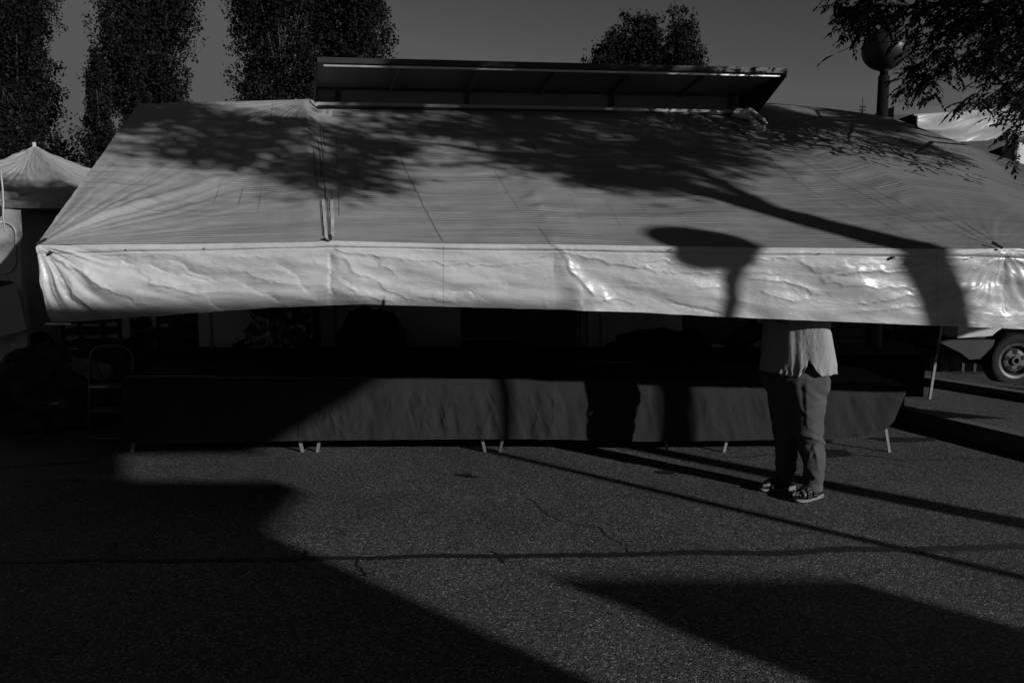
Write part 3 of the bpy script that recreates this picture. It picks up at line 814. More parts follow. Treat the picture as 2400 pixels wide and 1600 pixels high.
for k in range(120):
    dense = k < 80
    x = rc_.uniform(700, 1310) if dense else rc_.uniform(1300, 2100); y = rc_.uniform(895, 990); L_ = rc_.uniform(20, 95); sl_ = rc_.choice([-1, 1]) * rc_.uniform(.05, .6) if dense else rc_.uniform(-.9, .9)
    CC.append((x, y, x + sl_ * L_, y + L_ * (1 if dense else rc_.uniform(.3, 1)), rc_.uniform(.002, .0055) * rc_.choice([1, 1, -1]) * (1 if dense else .7), rc_.uniform(2.5, 7)))
gx, gy = np.meshgrid(np.arange(280, 2140, 2.0), np.arange(880, 1050, 2.0)); CF = np.zeros_like(gx)
for ax, ay, bx_, by_, h_, w_ in CC:
    L_ = math.hypot(bx_ - ax, by_ - ay); t_ = np.clip(((gx - ax) * (bx_ - ax) + (gy - ay) * (by_ - ay)) / (L_ * L_), 0, 1)
    dm = np.hypot(gx - ax - t_ * (bx_ - ax), gy - ay - t_ * (by_ - ay)); sg = (bx_ - ax) * (gy - ay) - (by_ - ay) * (gx - ax)
    CF += h_ * np.exp(-(dm / np.where(sg > 0, w_ * .6, w_ * 2)) ** 1.1) * np.sin(np.pi * np.clip(t_, .08, .92)) 
def cloth_pt(u, v):
    x = 285 + (2130 - 285) * u
    if v < .35:                       # lying on the table
        s = v / .35; x_ = x; z = P(x, interp(CT, x)[0], YT).z
        p = P(x_, interp(CT, x)[0], YT)
        q = Vector((p.x, YT + .86 * (1 - s), z + .02 * (1 - s)))
        q.z += .004 * noise.noise(Vector((q.x * 4, q.y * 4, 0)))
        q.y = YT + .86 * (1 - s) if s < 1 else p.y
        return q
    s = (v - .35) / .65
    y0 = interp(CT, x)[0]; y1 = interp(CB, x)[0]
    y1 = max(y1, y0 + 2)
    k = (x - 1200) / 900
    p = P(x, y0 + (y1 - y0) * s, YT - .01 - .02 * min(1, s * 4))
    fold = noise.noise(Vector((x * 0.022 + s * .8, s * 0.9, 3))) * .018 + noise.noise(Vector((x * 0.05 - s * 1.4, s * 1.6, 8))) * .010
    sharp = noise.ridged_multi_fractal(Vector((x * 0.011 + .9 * s, s * 1.0 - x * .002, 2)), .9, 2.2, 4, 1.0, 2.0)
    den = 1.0 if 700 < x < 1300 else .45
    ci = int(min(max((y0 + (y1 - y0) * s - 880) / 2, 0), CF.shape[0] - 1)); cj = int(min(max((x - 280) / 2, 0), CF.shape[1] - 1))
    p.y -= (fold * .8 + sharp * .010 * den + 1.6 * float(CF[ci, cj])) * min(1, s * 3)
    return p
o = grid_obj('tablecloth', cloth_pt, 900, 120, M['cloth'], None, None)
tag(o, 'long dark grey cloth draped over the front row of sales tables, creased and partly sunlit', 'tablecloth')
# rear row, dark cloth
zr = P(1200, 834, 7.35).z
t = empty('display_table', (0, 7.6, 0), 'low black-covered table running behind the sunlit cloth, its square end sticking out on the right', 'table')
b = B(); b.box((-3.5, 7.36, zr - .04), (3.78, 7.95, zr - .012)); b.build('tabletop', M['wood'], t)
for x in (-3.4, 0, 3.68):
    for y in (7.4, 7.9):
        b = B(); b.bar((x, y, 0), (x, y, zr - .04), .03, .03); b.build('leg', M['dark'], t)
def rc(u, v):
    per = [(-3.53, 7.98), (-3.53, 7.33), (3.84, 7.33), (3.84, 7.98)]
    x = -3.53 + (3.84 + 3.53) * u
    if v < .4: return Vector((x, 7.98 - .65 * v / .4, zr + .004 * noise.noise(Vector((x * 5, v * 9, 0)))))
    s = (v - .4) / .6
    zb_ = .28 + .05 * noise.noise(Vector((x * 1.5, 0, 0)))
    return Vector((x, 7.33 - .03 * noise.noise(Vector((x * 6, s, 0))) * s, zr + (zb_ - zr) * s))
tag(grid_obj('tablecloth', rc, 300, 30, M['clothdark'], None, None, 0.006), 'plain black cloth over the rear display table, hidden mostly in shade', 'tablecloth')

# things standing on the rear table
def heap(name, c, r, sc_, mat, label, cat, amp=.5, fr=2.0, group=None, parent=None):
    b = B(); b.ball(c, r, 40, 24, sc_, amp, fr)
    for i, p in enumerate(b.v):
        if p.z < c[2] - 0.0: p.z = max(p.z, c[2] - r * sc_[2] * .15)
    o = b.build(name, mat, parent, True)
    if not parent: tag(o, label, cat, group)
    return o
c = P(655, 815, 7.65); heap('plastic_bag', (c.x, 7.65, zr + .1), .27, (1.05, .7, 1.2), M['bagplastic'], 'crumpled dark plastic bag on the rear table, left of the covered mound', 'bag', .45, 3.4)
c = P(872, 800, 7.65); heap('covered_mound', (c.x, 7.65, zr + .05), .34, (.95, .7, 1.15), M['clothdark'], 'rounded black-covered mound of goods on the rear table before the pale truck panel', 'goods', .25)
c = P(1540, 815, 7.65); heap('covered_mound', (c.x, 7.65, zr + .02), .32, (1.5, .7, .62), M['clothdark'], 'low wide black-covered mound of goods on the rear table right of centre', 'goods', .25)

# ------------------------------------------------------------------ left: ladder, clothes heap, van, neighbouring tent
lad = empty('step_ladder', tuple(G(245, 1030)), 'folding step ladder with a rounded tube top, at the left end of the tables', 'ladder')
ly = 6.75
def lp(x, y): return P(x, y, ly)
U = [lp(209, 1025), lp(210, 930), lp(211, 850), lp(214, 828), lp(226, 815), lp(245, 811), lp(282, 811), lp(300, 818), lp(311, 834), lp(313, 860), lp(309, 950), lp(306, 1024)]
b = B(); b.tube(U, .014, 10); b.build('frame', M['steel'], lad, True)
b = B()
for x0, x1 in ((219, 216), (300, 302)): b.tube([lp(x0, 850) + Vector((0, .03, 0)), lp(x1, 1000) + Vector((0, .45, .0)) ], .011, 8)
b.build('rear_frame', M['steel'], lad, True)
for y, dy in ((905, .0), (962, .0), (1024, .0)):
    b = B(); p, q = lp(213, y), lp(308, y); b.box((p.x, ly - .04, p.z - .012), (q.x, ly + .08, p.z + .012)); b.build('rung', M['steel'], lad)

def crumple(name, px, Y, hgt, lenx, leny, mat, label, cat, seed, group=None, amp=.6):
    c = P(px[0], px[1], Y)
    def fn(u, v):
        a = (u - .5) * 2; d = (v - .5) * 2
        h = max(0, 1 - a * a - d * d) ** .5 if a * a + d * d < 1 else 0
        k = noise.ridged_multi_fractal(Vector((a * 1.6, d * 1.6, seed)), .9, 2.2, 5, 1, 2) / 2.2
        return Vector((c.x + a * lenx, Y + d * leny, max(0.012, c.z + h * hgt * (1 - amp / 2 + amp * k) - (0 if h > 0 else c.z))))
    o = grid_obj(name, fn, 90, 60, mat, None)
    return tag(o, label, cat, group)
gr = 'clothes piled at the left end of the stall'
crumple('clothes_heap', (130, 915), 7.6, .42, .62, .4, M['goods'], 'dark tangled heap of clothes on the ground left of the ladder', 'clothes', 3, gr)
crumple('clothes_heap', (40, 925), 7.4, .26, .5, .35, M['goods'], 'lower heap of dark clothes at the left edge of the picture', 'clothes', 8, gr, .8)
def drape(u, v):
    x = 170 + 90 * u; y = 836 + 18 * u + (28 + 16 * math.sin(u * 3)) * v
    p = P(x, y + 4 * noise.noise(Vector((u * 4, v * 2, 0))), 7.15 - .1 * v); p.y += .03 * noise.noise(Vector((u * 5, v * 5, 1))); return p
tag(grid_obj('pale_garment', drape, 40, 20, M['goodslight'], None, None, .008), 'pale garment thrown over the dark clothes heap, behind the ladder', 'clothes')

# white van with open rear door, under the neighbouring tent
vn = empty('delivery_van', (-5.6, 9.2, 0), 'old white van with its rear door open at the left edge of the picture', 'van')
Yd = 8.6
def dp(x, y): return P(x, y, Yd)
b = B(); b.prism([dp(-130, 488), dp(22, 490), dp(42, 492), dp(46, 560), dp(50, 640), dp(62, 760), dp(66, 845), dp(-130, 850)], (0.0, .05, 0))
door = b.build('rear_door', M['vandirty'], vn)
def rrect(x0, y0, x1, y1, r, n=8):
    out = []
    for cx, cy, a0_ in ((x1 - r, y0 + r, -90), (x1 - r, y1 - r, 0), (x0 + r, y1 - r, 90), (x0 + r, y0 + r, 180)):
        for k in range(n + 1):
            a_ = R(a0_ + 90 * k / n); out.append((cx + r * math.cos(a_), cy + r * math.sin(a_)))
    return out
pr = [dp(x, y) + Vector((0, -.006, 0)) for x, y in rrect(-110, 521, 38, 642, 30)]
b = B(); b.tube(pr + [pr[0]], .012, 8); b.build('pressed_frame', M['vandirty'], door, True)
pr = [dp(x, y) + Vector((0, -.005, 0)) for x, y in rrect(-110, 658, 40, 700, 20)]
b = B(); b.prism(pr, (0, -.008, 0)); b.build('lower_recess', M['dark'], door)
b = B(); b.bar(dp(0, 482) + Vector((0, -.02, 0)), dp(7, 505) + Vector((0, -.02, 0)), .03, .02); b.build('handle', M['dark'], door)
b = B(); b.box((-8.6, Yd + .25, .35), (dp(-40, 600).x, Yd + 4.5, 2.3)); b.build('body', M['vanwhite'], vn)
for y in (Yd + .9, Yd + 3.6):
    b = B(); xr = dp(-40, 600).x; b.tube([(xr - .25, y, .34), (xr + .01, y, .34)], .34, 24); b.build('wheel', M['rubber'], vn)
b = B(); b.prism([P(-60, 690, 8.4), P(36, 663, 8.4), P(63, 772, 8.4), P(0, 790, 8.4), P(-60, 806, 8.4)], (0, .012, 0))
tag(b.build('hanging_board', M['sheet']), 'tilted plain white board hanging on the open van door at the left edge', 'board')
b = B(); q = [P(2, 400, 7.9), P(6, 440, 7.9), P(8, 475, 7.9), P(7, 505, 7.9), P(12, 545, 7.9)]; b.tube(q, .008, 6)
tag(b.build('cord', M['strap'], None, True), 'thin pale cord dangling from the neighbouring tent at the left edge', 'cord')

nt_ = empty('market_tent', (-5.5, 10.5, 0), 'pale pyramid tent with a short white pole tip, left of the long awning', 'tent')
pk = P(80, 343, 10.6)
e0, e1 = P(-330, 452, 8.9), P(215, 476, 8.9)
w0, w1 = e0 + Vector((0, 3.4, .1)), e1 + Vector((0.3, 3.4, .1))
def tri(a, c, nu=60, nv=50, seed=0):
    def fn(u, v):
        p = a.lerp(c, u).lerp(pk, v)
        p.z -= .16 * math.sin(math.pi * v) * (0.55 + .45 * math.sin(math.pi * u)) + .10 * math.sin(math.pi * u) * (1 - v) * 0.35
        p.z += .02 * noise.noise(Vector((math.atan2(u - .5, 1.02 - v) * 9, seed, 0))) * (v * 2 if v < .5 else 1)
        return p
    return fn
for i, (a, c) in enumerate(((e0, e1), (e1, w1), (w1, w0), (w0, e0))):
    grid_obj('roof_sheet', tri(a, c, seed=i * 5), 60, 50, M['tent'], nt_, lambda u, v: (u * 3.5, v * 2.2))
def hem(a, c, seed):
    def fn(u, v):
        p = a.lerp(c, u); p.z -= .06 * v + .035 * math.sin(math.pi * u) * 1.0; p.y += .01 * noise.noise(Vector((u * 9, v, seed))); return p
    return fn
for i, (a, c) in enumerate(((e0, e1), (e1, w1))): grid_obj('valance', hem(a, c, i), 40, 3, M['tent'], nt_, lambda u, v: (u * 3, v * .1))
b = B(); b.tube([pk + Vector((0, 0, -.6)), pk + Vector((0, 0, .05))], .024, 12); b.build('pole_tip', M['strap'], nt_)
for p in (e0, e1, w0, w1):
    b = B(); b.tube([(p.x, p.y + .05, 0), (p.x, p.y + .05, p.z)], .022, 8); b.build('leg', M['dark'], nt_)
b = B()
for p, q in ((e0, e1), (e1, w1)): b.tube([p + Vector((0, .05, -.12)), q + Vector((0, .05, -.12))], .018, 8)
b.build('frame_bar', M['dark'], nt_)
b = B(); b.prism([P(46, 478, 10.4), P(200, 480, 10.4), P(200, 512, 10.4), P(46, 510, 10.4)], (0, .05, 0))
tag(b.build('dark_screen', M['dark']), 'dark rolled screen hung under the neighbouring tent above the hedge', 'screen')

# hedge behind the left gap
hp = []
for k in range(9000):
    x = rng.uniform(-11, -2.8); z = rng.uniform(0.0, 2.55); y = 15.0 + rng.uniform(-.5, .5)
    hp.append((x, y, z + .12 * math.sin(x * 3)))
hd = empty('hedge', (-7, 15, 0), 'dark leafy hedge seen in the gap between the van door and the awning corner', 'hedge')
quads_mesh('foliage', leaves(hp, .13, .75), M['leaf'], hd)
b = B()
for k in range(12): b.tube([(-10.6 + k * .65, 15, 0), (-10.5 + k * .65, 15.1, 2.2)], .03, 6)
b.build('stem', M['bark'], hd)
# crates on shelves behind, lower left under the awning
rk = empty('crate_rack', (-3.9, 9.6, 0), 'dim metal rack with trays behind the ladder, under the left of the awning', 'rack')
yr = 9.4
for x in (305, 402, 416, 466):
    b = B(); b.bar(P(x, 700, yr), Vector((P(x, 700, yr).x + .03, yr, 0)), .04, .04); b.build('upright', M['plastic'], rk)
for y in (778, 786, 834):
    p, q = P(310, y, yr), P(466, y, yr); b = B(); b.box((p.x, yr - .05, p.z - .015), (q.x, yr + .5, p.z + .015)); b.build('shelf', M['plastic'], rk)
for k, (x, lab) in enumerate(((215, 'dim slatted crate stack left of the rack, below the awning corner'), (435, 'dim slatted crates on the right of the rack, below the awning'))):
    c = P(x, 770, 9.9); st = empty('slatted_crate', (c.x, c.y, 0), lab, 'crate', 'slatted crates behind the tables')
    b = B()
    for z in (0.3, .45, .6, .75, .9, 1.05, 1.2): b.box((c.x - .25, c.y - .2, z), (c.x + .25, c.y + .2, z + .08))
    b.build('slats', M['wood'], st)
    b = B()
    for sx in (-.25, .25):
        for sy in (-.2, .2): b.box((c.x + sx - .02 + .001, c.y + sy - .02, 0), (c.x + sx + .02, c.y + sy + .02, 1.33))
    b.build('corner_post', M['wood'], st)

# ------------------------------------------------------------------ right: picket fence, post, white van
pf = empty('railing_fence', (4.3, 10.4, 0), 'dim vertical railing fence behind the person, right under the awning', 'fence')
yf = 10.4
for k in range(26):
    x = 3.0 + k * .155; b = B(); b.bar((x, yf, .05), (x, yf, 1.45), .035, .03); b.build('picket', M['plastic'], pf)
for z in (.25, 1.0): b = B(); b.box((2.95, yf + .016, z), (7.0, yf + .05, z + .05)); b.build('rail', M['plastic'], pf)
b = B(); c = P(2056, 780, 9.3); b.tube([(c.x, 9.3, 0), (c.x, 9.3, 2.4)], .055, 16)
tag(b.build('round_post', M['wood']), 'thick pale round post behind the person, in the shade under the awning', 'post')
st = empty('stacked_crate', (3.6, 9.0, 0), 'stack of dark ribbed crates right of the person behind the tables', 'crate')
b = B(); c = P(1985, 780, 8.9)
for k in range(12): b.box((c.x - .16, 8.9, .3 + k * .1), (c.x + .16, 9.2, .3 + k * .1 + (.06 if k % 2 else .075)))
b.box((c.x - .14, 8.93, 0.0), (c.x + .14, 9.18, 1.4))
b.build('crate_body', M['plastic'], st)

wv = empty('white_van', (7.3, 10.2, 0), 'white van at the right edge, its front wheel and dark bumper visible below the awning', 'van')
Yw = 9.45
wc = P(2385, 846, Yw)
rT = wc.z
b = B()
pts = [(-.11, rT * .93), (-.11, rT), (.0, rT + .012), (.0, rT + .012)]
rings = []
for yy, rr in ((0.03, .60), (0.0, .80), (0.0, .93), (.03, 1.0), (.19, 1.0), (.22, .93), (.22, .6)):
    rings.append([(wc.x + math.cos(2 * math.pi * k / 40) * rT * rr, Yw + yy, rT + math.sin(2 * math.pi * k / 40) * rT * rr) for k in range(40)])
b.loft(rings, cap=False)
wh = b.build('wheel', M['rubber'], wv, True)
ri = .62 * rT
b = B()
def ringdisc(y0, r0, y1, r1, n=48):
    r = [[(wc.x + math.cos(2 * math.pi * k / n) * rr, Yw + yy, rT + math.sin(2 * math.pi * k / n) * rr) for k in range(n)] for yy, rr in ((y0, r0), (y1, r1))]
    b.loft(r, cap=False)
for seg in ((.035, .60 * rT, .02, .66 * rT), (.02, .66 * rT, .03, .56 * rT), (.03, .56 * rT, .11, .50 * rT), (.11, .50 * rT, .055, .40 * rT), (.055, .40 * rT, .05, .30 * rT), (.05, .18 * rT, .05, .30 * rT), (.05, .18 * rT, .02, .16 * rT), (.02, .16 * rT, .02, .10 * rT), (.02, .10 * rT, .06, .09 * rT), (.06, .09 * rT, .06, .001)): ringdisc(*seg)
b.build('rim', M['rim'], wh, True)
for k in range(5):
    a = R(90 - 18 + 72 * k + 20); c = Vector((wc.x + math.cos(a) * .325 * rT, Yw + .048, rT + math.sin(a) * .325 * rT))
    b = B(); b.tube([c + Vector((0, -.003, 0)), c + Vector((0, .01, 0))], .030, 14); b.build('vent_hole', M['lamppole'], wh)
# arch, bodyside, bumper
def vp(x, y, Y=Yw - .03): return P(x, y, Y)
arch = [(2352 - 55 + 0, 768)]
zlo = vp(2300, 792).z
b = B()
ac = Vector((wc.x, Yw - .03, rT)); ra = rT * 1.42
xl = vp(2245, 780).x
prof = [(xl, zlo)] + [(ac.x + ra * math.cos(R(a)), ac.z + ra * math.sin(R(a))) for a in range(150, 29, -6) if ac.z + ra * math.sin(R(a)) > zlo - .001]
prof += [(ac.x + 2.6, zlo), (ac.x + 2.9, 2.35), (xl + .35, 2.35), (xl, 1.25)]
b.prism([(x, Yw - .03, z) for x, z in prof], (0, 1.9, 0))
b.build('body', M['vanwhite'], wv)
b = B()
prof = [(xl - .28, zlo - .02), (vp(2330, 792).x, zlo - .02), (vp(2325, 795).x, vp(2325, 812).z), (vp(2295, 845).x, vp(2295, 840).z), (vp(2270, 845).x, vp(2270, 842).z), (vp(2250, 820).x, vp(2250, 826).z)]
b.prism([(x, Yw - .05, z) for x, z in prof], (0, 1.9, 0)); b.build('bumper', M['plastic'], wv)
b = B(); b.prism([vp(2205, 700, Yw + .3), vp(2243, 700, Yw + .3), vp(2243, 792, Yw + .3), vp(2205, 792, Yw + .3)], (0, 1.2, 0)); b.build('front_grille', M['plastic'], wv)
b = B(); b.prism([(ac.x - ra * .98, Yw + .3, zlo + .3), (ac.x + ra, Yw + .3, zlo + .3), (ac.x + ra, Yw + .3, .25), (ac.x - ra * .98, Yw + .3, .25)], (0, .05, 0)); b.build('wheel_well', M['dark'], wv)

# ------------------------------------------------------------------ background right top: lamp, white tarp stall, dark roof, mast
def globe_lamp(x, y, zc, label, group, R0=.26, pr=.062, off=0.0):
    g = empty('globe_lamp', (x, y, 0), label, 'lamp', group)
    b = B(); b.tube([(x, y, 0), (x, y, 0.5), (x, y, 0.52), (x, y, zc - R0 - .04)], [pr * 1.4, pr * 1.4, pr * 1.1, pr], 20); b.build('pole', M['lamppole'], g, True)
    b = B(); b.tube([(x, y, zc - R0 - .05), (x, y, zc - R0 + .01), (x, y, zc - R0 + .04)], [.05, .045, .09], 20); b.build('collar', M['lamppole'], g, True)
    if off: b = B(); b.bar((x, y, zc - R0 + .01), (x + off, y, zc - R0 + .02), .016, .016); b.build('bracket', M['lamppole'], g); x += off
    b = B(); b.ball((x, y, zc), R0, 40, 26, (1, 1, .93)); gl = b.build('globe', M['lamp'], g, True)
    b = B()
    rr = []
    for z, r in ((-.006, R0 * .995), (-.006, R0 + .007), (.006, R0 + .007), (.006, R0 * .995)): rr.append([(x + r * math.cos(2 * math.pi * k / 40), y + r * math.sin(2 * math.pi * k / 40), zc + .03 + z) for k in range(40)])
    b.loft(rr, False); b.build('rim_band', M['dark'], gl, True)
    return g
c = P(2075, 116, 9.6)
GL = 'globe street lamps'
globe_lamp(c.x, 9.6, c.z, 'dark globe street lamp rising behind the awning beside the leafy branch', GL)

ws = empty('rear_stall', (7, 12, 0), 'stall with a glossy white tarpaulin front, far right behind the awning', 'stall')
Ys = 11.5
def tarp(u, v):
    x = 2148 + 330 * u
    y0 = interp([(2148, 270), (2250, 263), (2330, 256), (2375, 254), (2480, 246)], x)[0]
    y1 = interp([(2148, 311), (2200, 330), (2240, 334), (2330, 330), (2380, 322), (2480, 318)], x)[0]
    p = P(x, y0 + (y1 - y0) * v, Ys)
    e = min(1, v * 4)
    p.y -= .10 * e * noise.fractal(Vector((u * 2.6 + v, v * 1.2, 2)), .8, 2.0, 2) + .035 * e * noise.ridged_multi_fractal(Vector((u * 3.2 + v * 1.5, v * 1.0, 1)), 1.0, 2.0, 2, 1, 2)
    return p
grid_obj('front_tarpaulin', tarp, 160, 50, M['tarp_far'], ws, lambda u, v: (u * 2.0, v * .5), .006)
b = B(); a, c = P(2143, 268, Ys + .02), P(2500, 245, Ys + .02)
b.prism([a, c, c + Vector((0, 2.6, -.1)), a + Vector((0, 2.6, -.1))], (0, 0, -.02)); b.build('roof', M['tent'], ws)
b = B(); b.prism([P(2143, 268, Ys + .03), P(2143, 268, Ys + .03) + Vector((0, 2.6, 0)), P(2150, 322, Ys) + Vector((0, 2.6, 0)), P(2152, 322, Ys + .03)], (-.03, 0, 0)); b.build('side_tarpaulin', M['clothdark'], ws)
b = B(); b.prism([P(2200, 322, Ys + .9), P(2384, 316, Ys + .9), P(2384, 470, Ys + .9), P(2200, 470, Ys + .9)], (0, .04, 0)); b.build('back_screen', M['plastic'], ws)
for p in (P(2150, 320, Ys + .1), P(2382, 316, Ys + .1)):
    b = B(); b.tube([(p.x, p.y, 0), (p.x, p.y, p.z)], .03, 8); b.build('leg', M['dark'], ws)
b = B(); p = P(2386, 335, 12.0); b.box((p.x, 12.0, 0), (p.x + 3.5, 14.5, p.z)); hb = b.build('lorry_box', M['vanwhite'])
tag(hb, 'white lorry box at the far right edge behind the stall', 'lorry')
dr = empty('dark_kiosk', (8.5, 15.5, 0), 'dark flat-roofed kiosk behind the white tarpaulin stall', 'kiosk')
b = B(); a, c = P(2096, 249, 15.0), P(2480, 249, 15.0); b.box((a.x, 15, 0), (c.x, 18, a.z - .15)); b.build('wall', M['plastic'], dr)
b = B(); b.prism([a, c, c + Vector((0, 3.1, -.02)), a + Vector((0, 3.1, -.02))], (0, 0, -.15)); b.build('roof', M['dark'], dr)
b = B(); c = P(2021, 262, 60); b.tube([(c.x, 60, 0), (c.x, 60, c.z + .2)], .09, 6)
b.tube([(c.x, 60, c.z), (c.x, 60, c.z + 1.0)], .03, 6)
for dz in (.1, .35): b.tube([(c.x - .22, 60, c.z + dz), (c.x + .22, 60, c.z + dz)], .06, 6)
tag(b.build('antenna_mast', M['dark']), 'tiny distant antenna mast above the awning, left of the globe lamp', 'mast')

# ------------------------------------------------------------------ poplars
def poplar(cx, Y, zb, zt, prof, n, lsize, label, clusters=90, seed=1, trunk_r=.16, name='poplar_tree', grp='poplars behind the stall'):
    """prof: list of (z, half width in metres)"""
    rs = np.random.default_rng(seed)
    X = (cx - 1200) / F * Y
    t = empty(name, (X, Y, 0), label, 'tree', grp)
    b = B(); b.tube([(X, Y, 0), (X + .05, Y, zb), (X - .03, Y, (zb + zt) / 2), (X, Y, zt - .6)], [trunk_r * 1.3, trunk_r, trunk_r * .6, .03], 10)
    b.build('trunk', M['bark'], t, True)
    lim = B(); cs = []
    for k in range(clusters):
        z = zb + (zt - zb) * rs.uniform(0.0, 1.0)
        hw = interp(prof, z)[0]
        an = rs.uniform(0, 2 * math.pi); rr = max(.05, hw - .30 * min(1, hw)) * (rs.uniform(.15, 1.0) ** .6) * (1 + .55 * noise.noise(Vector((z * 1.1, math.cos(an) * 1.2, seed))))
        q = Vector((X + rr * math.cos(an), Y + rr * math.sin(an), z))
        base = Vector((X, Y, max(zb * .6, z - 1.2 - rr)))
        lim.tube([base, base.lerp(q, .5) + Vector((0, 0, -.08)), q], [.035, .022, .008], 5)
        cs.append((q, rs.uniform(.28, .62) * min(1, .25 + hw / 1.6), hw))
    lim.build('limb', M['bark'], t, True)
    per = n // clusters; pts = []
    for q, r, hw in cs:
        m = int(per * (r / .45) ** 1.6)
        g = np.clip(rs.normal(size=(m, 3)), -1.6, 1.6) * np.array([r * .5, r * .5, r * .95])
        # sub-tufts
        sub = np.clip(rs.normal(size=(max(3, m // 20), 3)), -1.7, 1.7) * np.array([r * .48, r * .48, r * .9])
        gi = sub[rs.integers(0, len(sub), m)] + np.clip(rs.normal(size=(m, 3)), -1.8, 1.8) * np.array([.075, .075, .11])
        mixm = rs.uniform(size=(m, 1)) < .93
        pts.append(np.where(mixm, gi, g) + np.array(q[:]))
    m = n // 3; zz = rs.uniform(zb, zt - .3, m); hw_ = np.interp(zz, [p_[0] for p_ in prof], [p_[1] for p_ in prof]); aa = rs.uniform(0, 6.283, m); rr_ = hw_ * .66 * np.sqrt(rs.uniform(0, 1, m)) * (1 + .25 * np.sin(zz * 3.1 + 2 * aa))
    pts.append(np.stack([X + rr_ * np.cos(aa), Y + rr_ * np.sin(aa), zz], 1))
    pts = np.concatenate(pts)
    quads_mesh('crown', leaves(pts, lsize, .85), M['leaf'], t)
    return t
Yp = 24.0
def zat(y, Y): return P(1200, y, Y).z
def pr_(lst, Y): return sorted([(zat(y, Y), w_ / F * Y) for y, w_ in lst])
poplar(70, Yp, 2.4, 13.5, pr_([(400, 140), (330, 135), (200, 95), (120, 125), (60, 100), (-100, 110), (-300, 70), (-420, 15)], Yp), 76000, .078, 'leftmost tall poplar, cut by the left edge of the picture', 150, 3)
poplar(372, Yp, 3.6, 14.0, pr_([(330, 90), (240, 100), (180, 120), (100, 118), (0, 115), (-200, 90), (-400, 15)], Yp), 68000, .078, 'tall poplar standing above the left hip of the awning', 130, 5)
poplar(258, Yp - 1.5, 2.8, zat(112, Yp - 1.5), pr_([(400, 58), (330, 50), (220, 36), (160, 20), (112, 5)], Yp - 1.5), 17000, .075, 'small slim poplar left of the second tall one', 45, 6, .08)
poplar(680, Yp, 3.5, 14.5, pr_([(300, 128), (240, 132), (150, 118), (50, 115), (-200, 105), (-400, 15)], Yp), 64000, .078, 'left one of the joined poplars rising behind the flap, nearer the middle', 125, 8)
poplar(830, Yp + 1, 3.5, 15, pr_([(300, 110), (200, 108), (100, 112), (0, 118), (-200, 105), (-400, 15)], Yp + 1), 68000, .078, 'right one of the joined poplars rising behind the truck flap', 130, 9)
for cx, yt, hw, sd_, lab in ((1425, 84, 52, 21, 'low left tuft of the three treetops above the truck flap'), (1500, 22, 54, 22, 'tallest middle treetop above the truck flap'), (1585, 42, 50, 23, 'right treetop above the truck flap')):
    poplar(cx, 30, 3.5, zat(yt, 30), pr_([(260, hw + 18), (150, hw + 10), (yt + 40, hw * 1.0), (yt + 12, hw * .7), (yt, 10)], 30), 24000, .085, lab, 75, sd_, .12, 'broadleaf_tree', 'treetops above the flap')

# ------------------------------------------------------------------ pinnate-leaved tree, upper right, reaching into the picture
Yb = 7.0
pt = empty('ash_tree', (6.6, 7.6, 0), 'dark tree with feathery pinnate leaves hanging into the upper right corner', 'tree')
b = B(); b.tube([(6.6, 7.6, 0), (6.5, 7.6, 1.5), (6.3, 7.6, 3.0), (6.0, 7.5, 4.6), (5.6, 7.3, 6.2)], [.17, .14, .12, .09, .04], 14); b.build('trunk', M['bark'], pt, True)
hubs = [(2330, 60, 6.9), (2200, 70, 6.8), (2110, 30, 7.0), (2010, 15, 7.0), (2330, 200, 6.9), (2250, 130, 6.9), (2390, 270, 7.0), (2050, 60, 7.2), (2150, 180, 6.8), (2360, 130, 7.2)]
lb = B()
for x, y, Y in hubs:
    q = P(x, y, Y); s = Vector((6.3, 7.6, 3.0 + random.uniform(0, 1.2)))
    mid = s.lerp(q, .5) + Vector((0, 0, .25)); lb.tube([s, mid, q], [.035, .02, .006], 6)
lb.tube([P(2110, 60, 7.0), P(2020, 96, 7.0), P(1978, 118, 7.0), P(1962, 124, 7.0)], [.006, .004, .003, .003], 5)
lb.tube([P(2080, -20, 7.0), P(2000, -2, 7.0), P(1965, 12, 7.0), P(1925, 15, 7.0)], [.008, .005, .003, .002], 5)
lb.build('limb', M['bark'], pt, True)
def compound(base, dirv, L, lv, nl=6):
    """one feather leaf: paired leaflets along a drooping stalk"""
    d = dirv.normalized(); side = d.cross(Vector((0, 0, 1)));
    if side.length < .1: side = Vector((1, 0, 0))
    side.normalize(); p = Vector(base)
    for k in range(nl):
        t = (k + 1) / nl; p = p + d * (L / nl); d = (d + Vector((0, 0, -.14))).normalized()
        for s in ((-1, 1) if k < nl - 1 else (0,)):
            ld = (d * .75 + side * s * .8 + Vector((0, 0, -.25 + random.uniform(-.15, .15)))).normalized() if s else d
            ll = random.uniform(.038, .060); wv_ = ld.cross(Vector((random.uniform(-.5, .5), random.uniform(-.5, .5), 1))).normalized() * ll * .23
            a = p; lv += [a, a + ld * ll * .45 + wv_, a + ld * ll, a + ld * ll * .45 - wv_]
LV = []
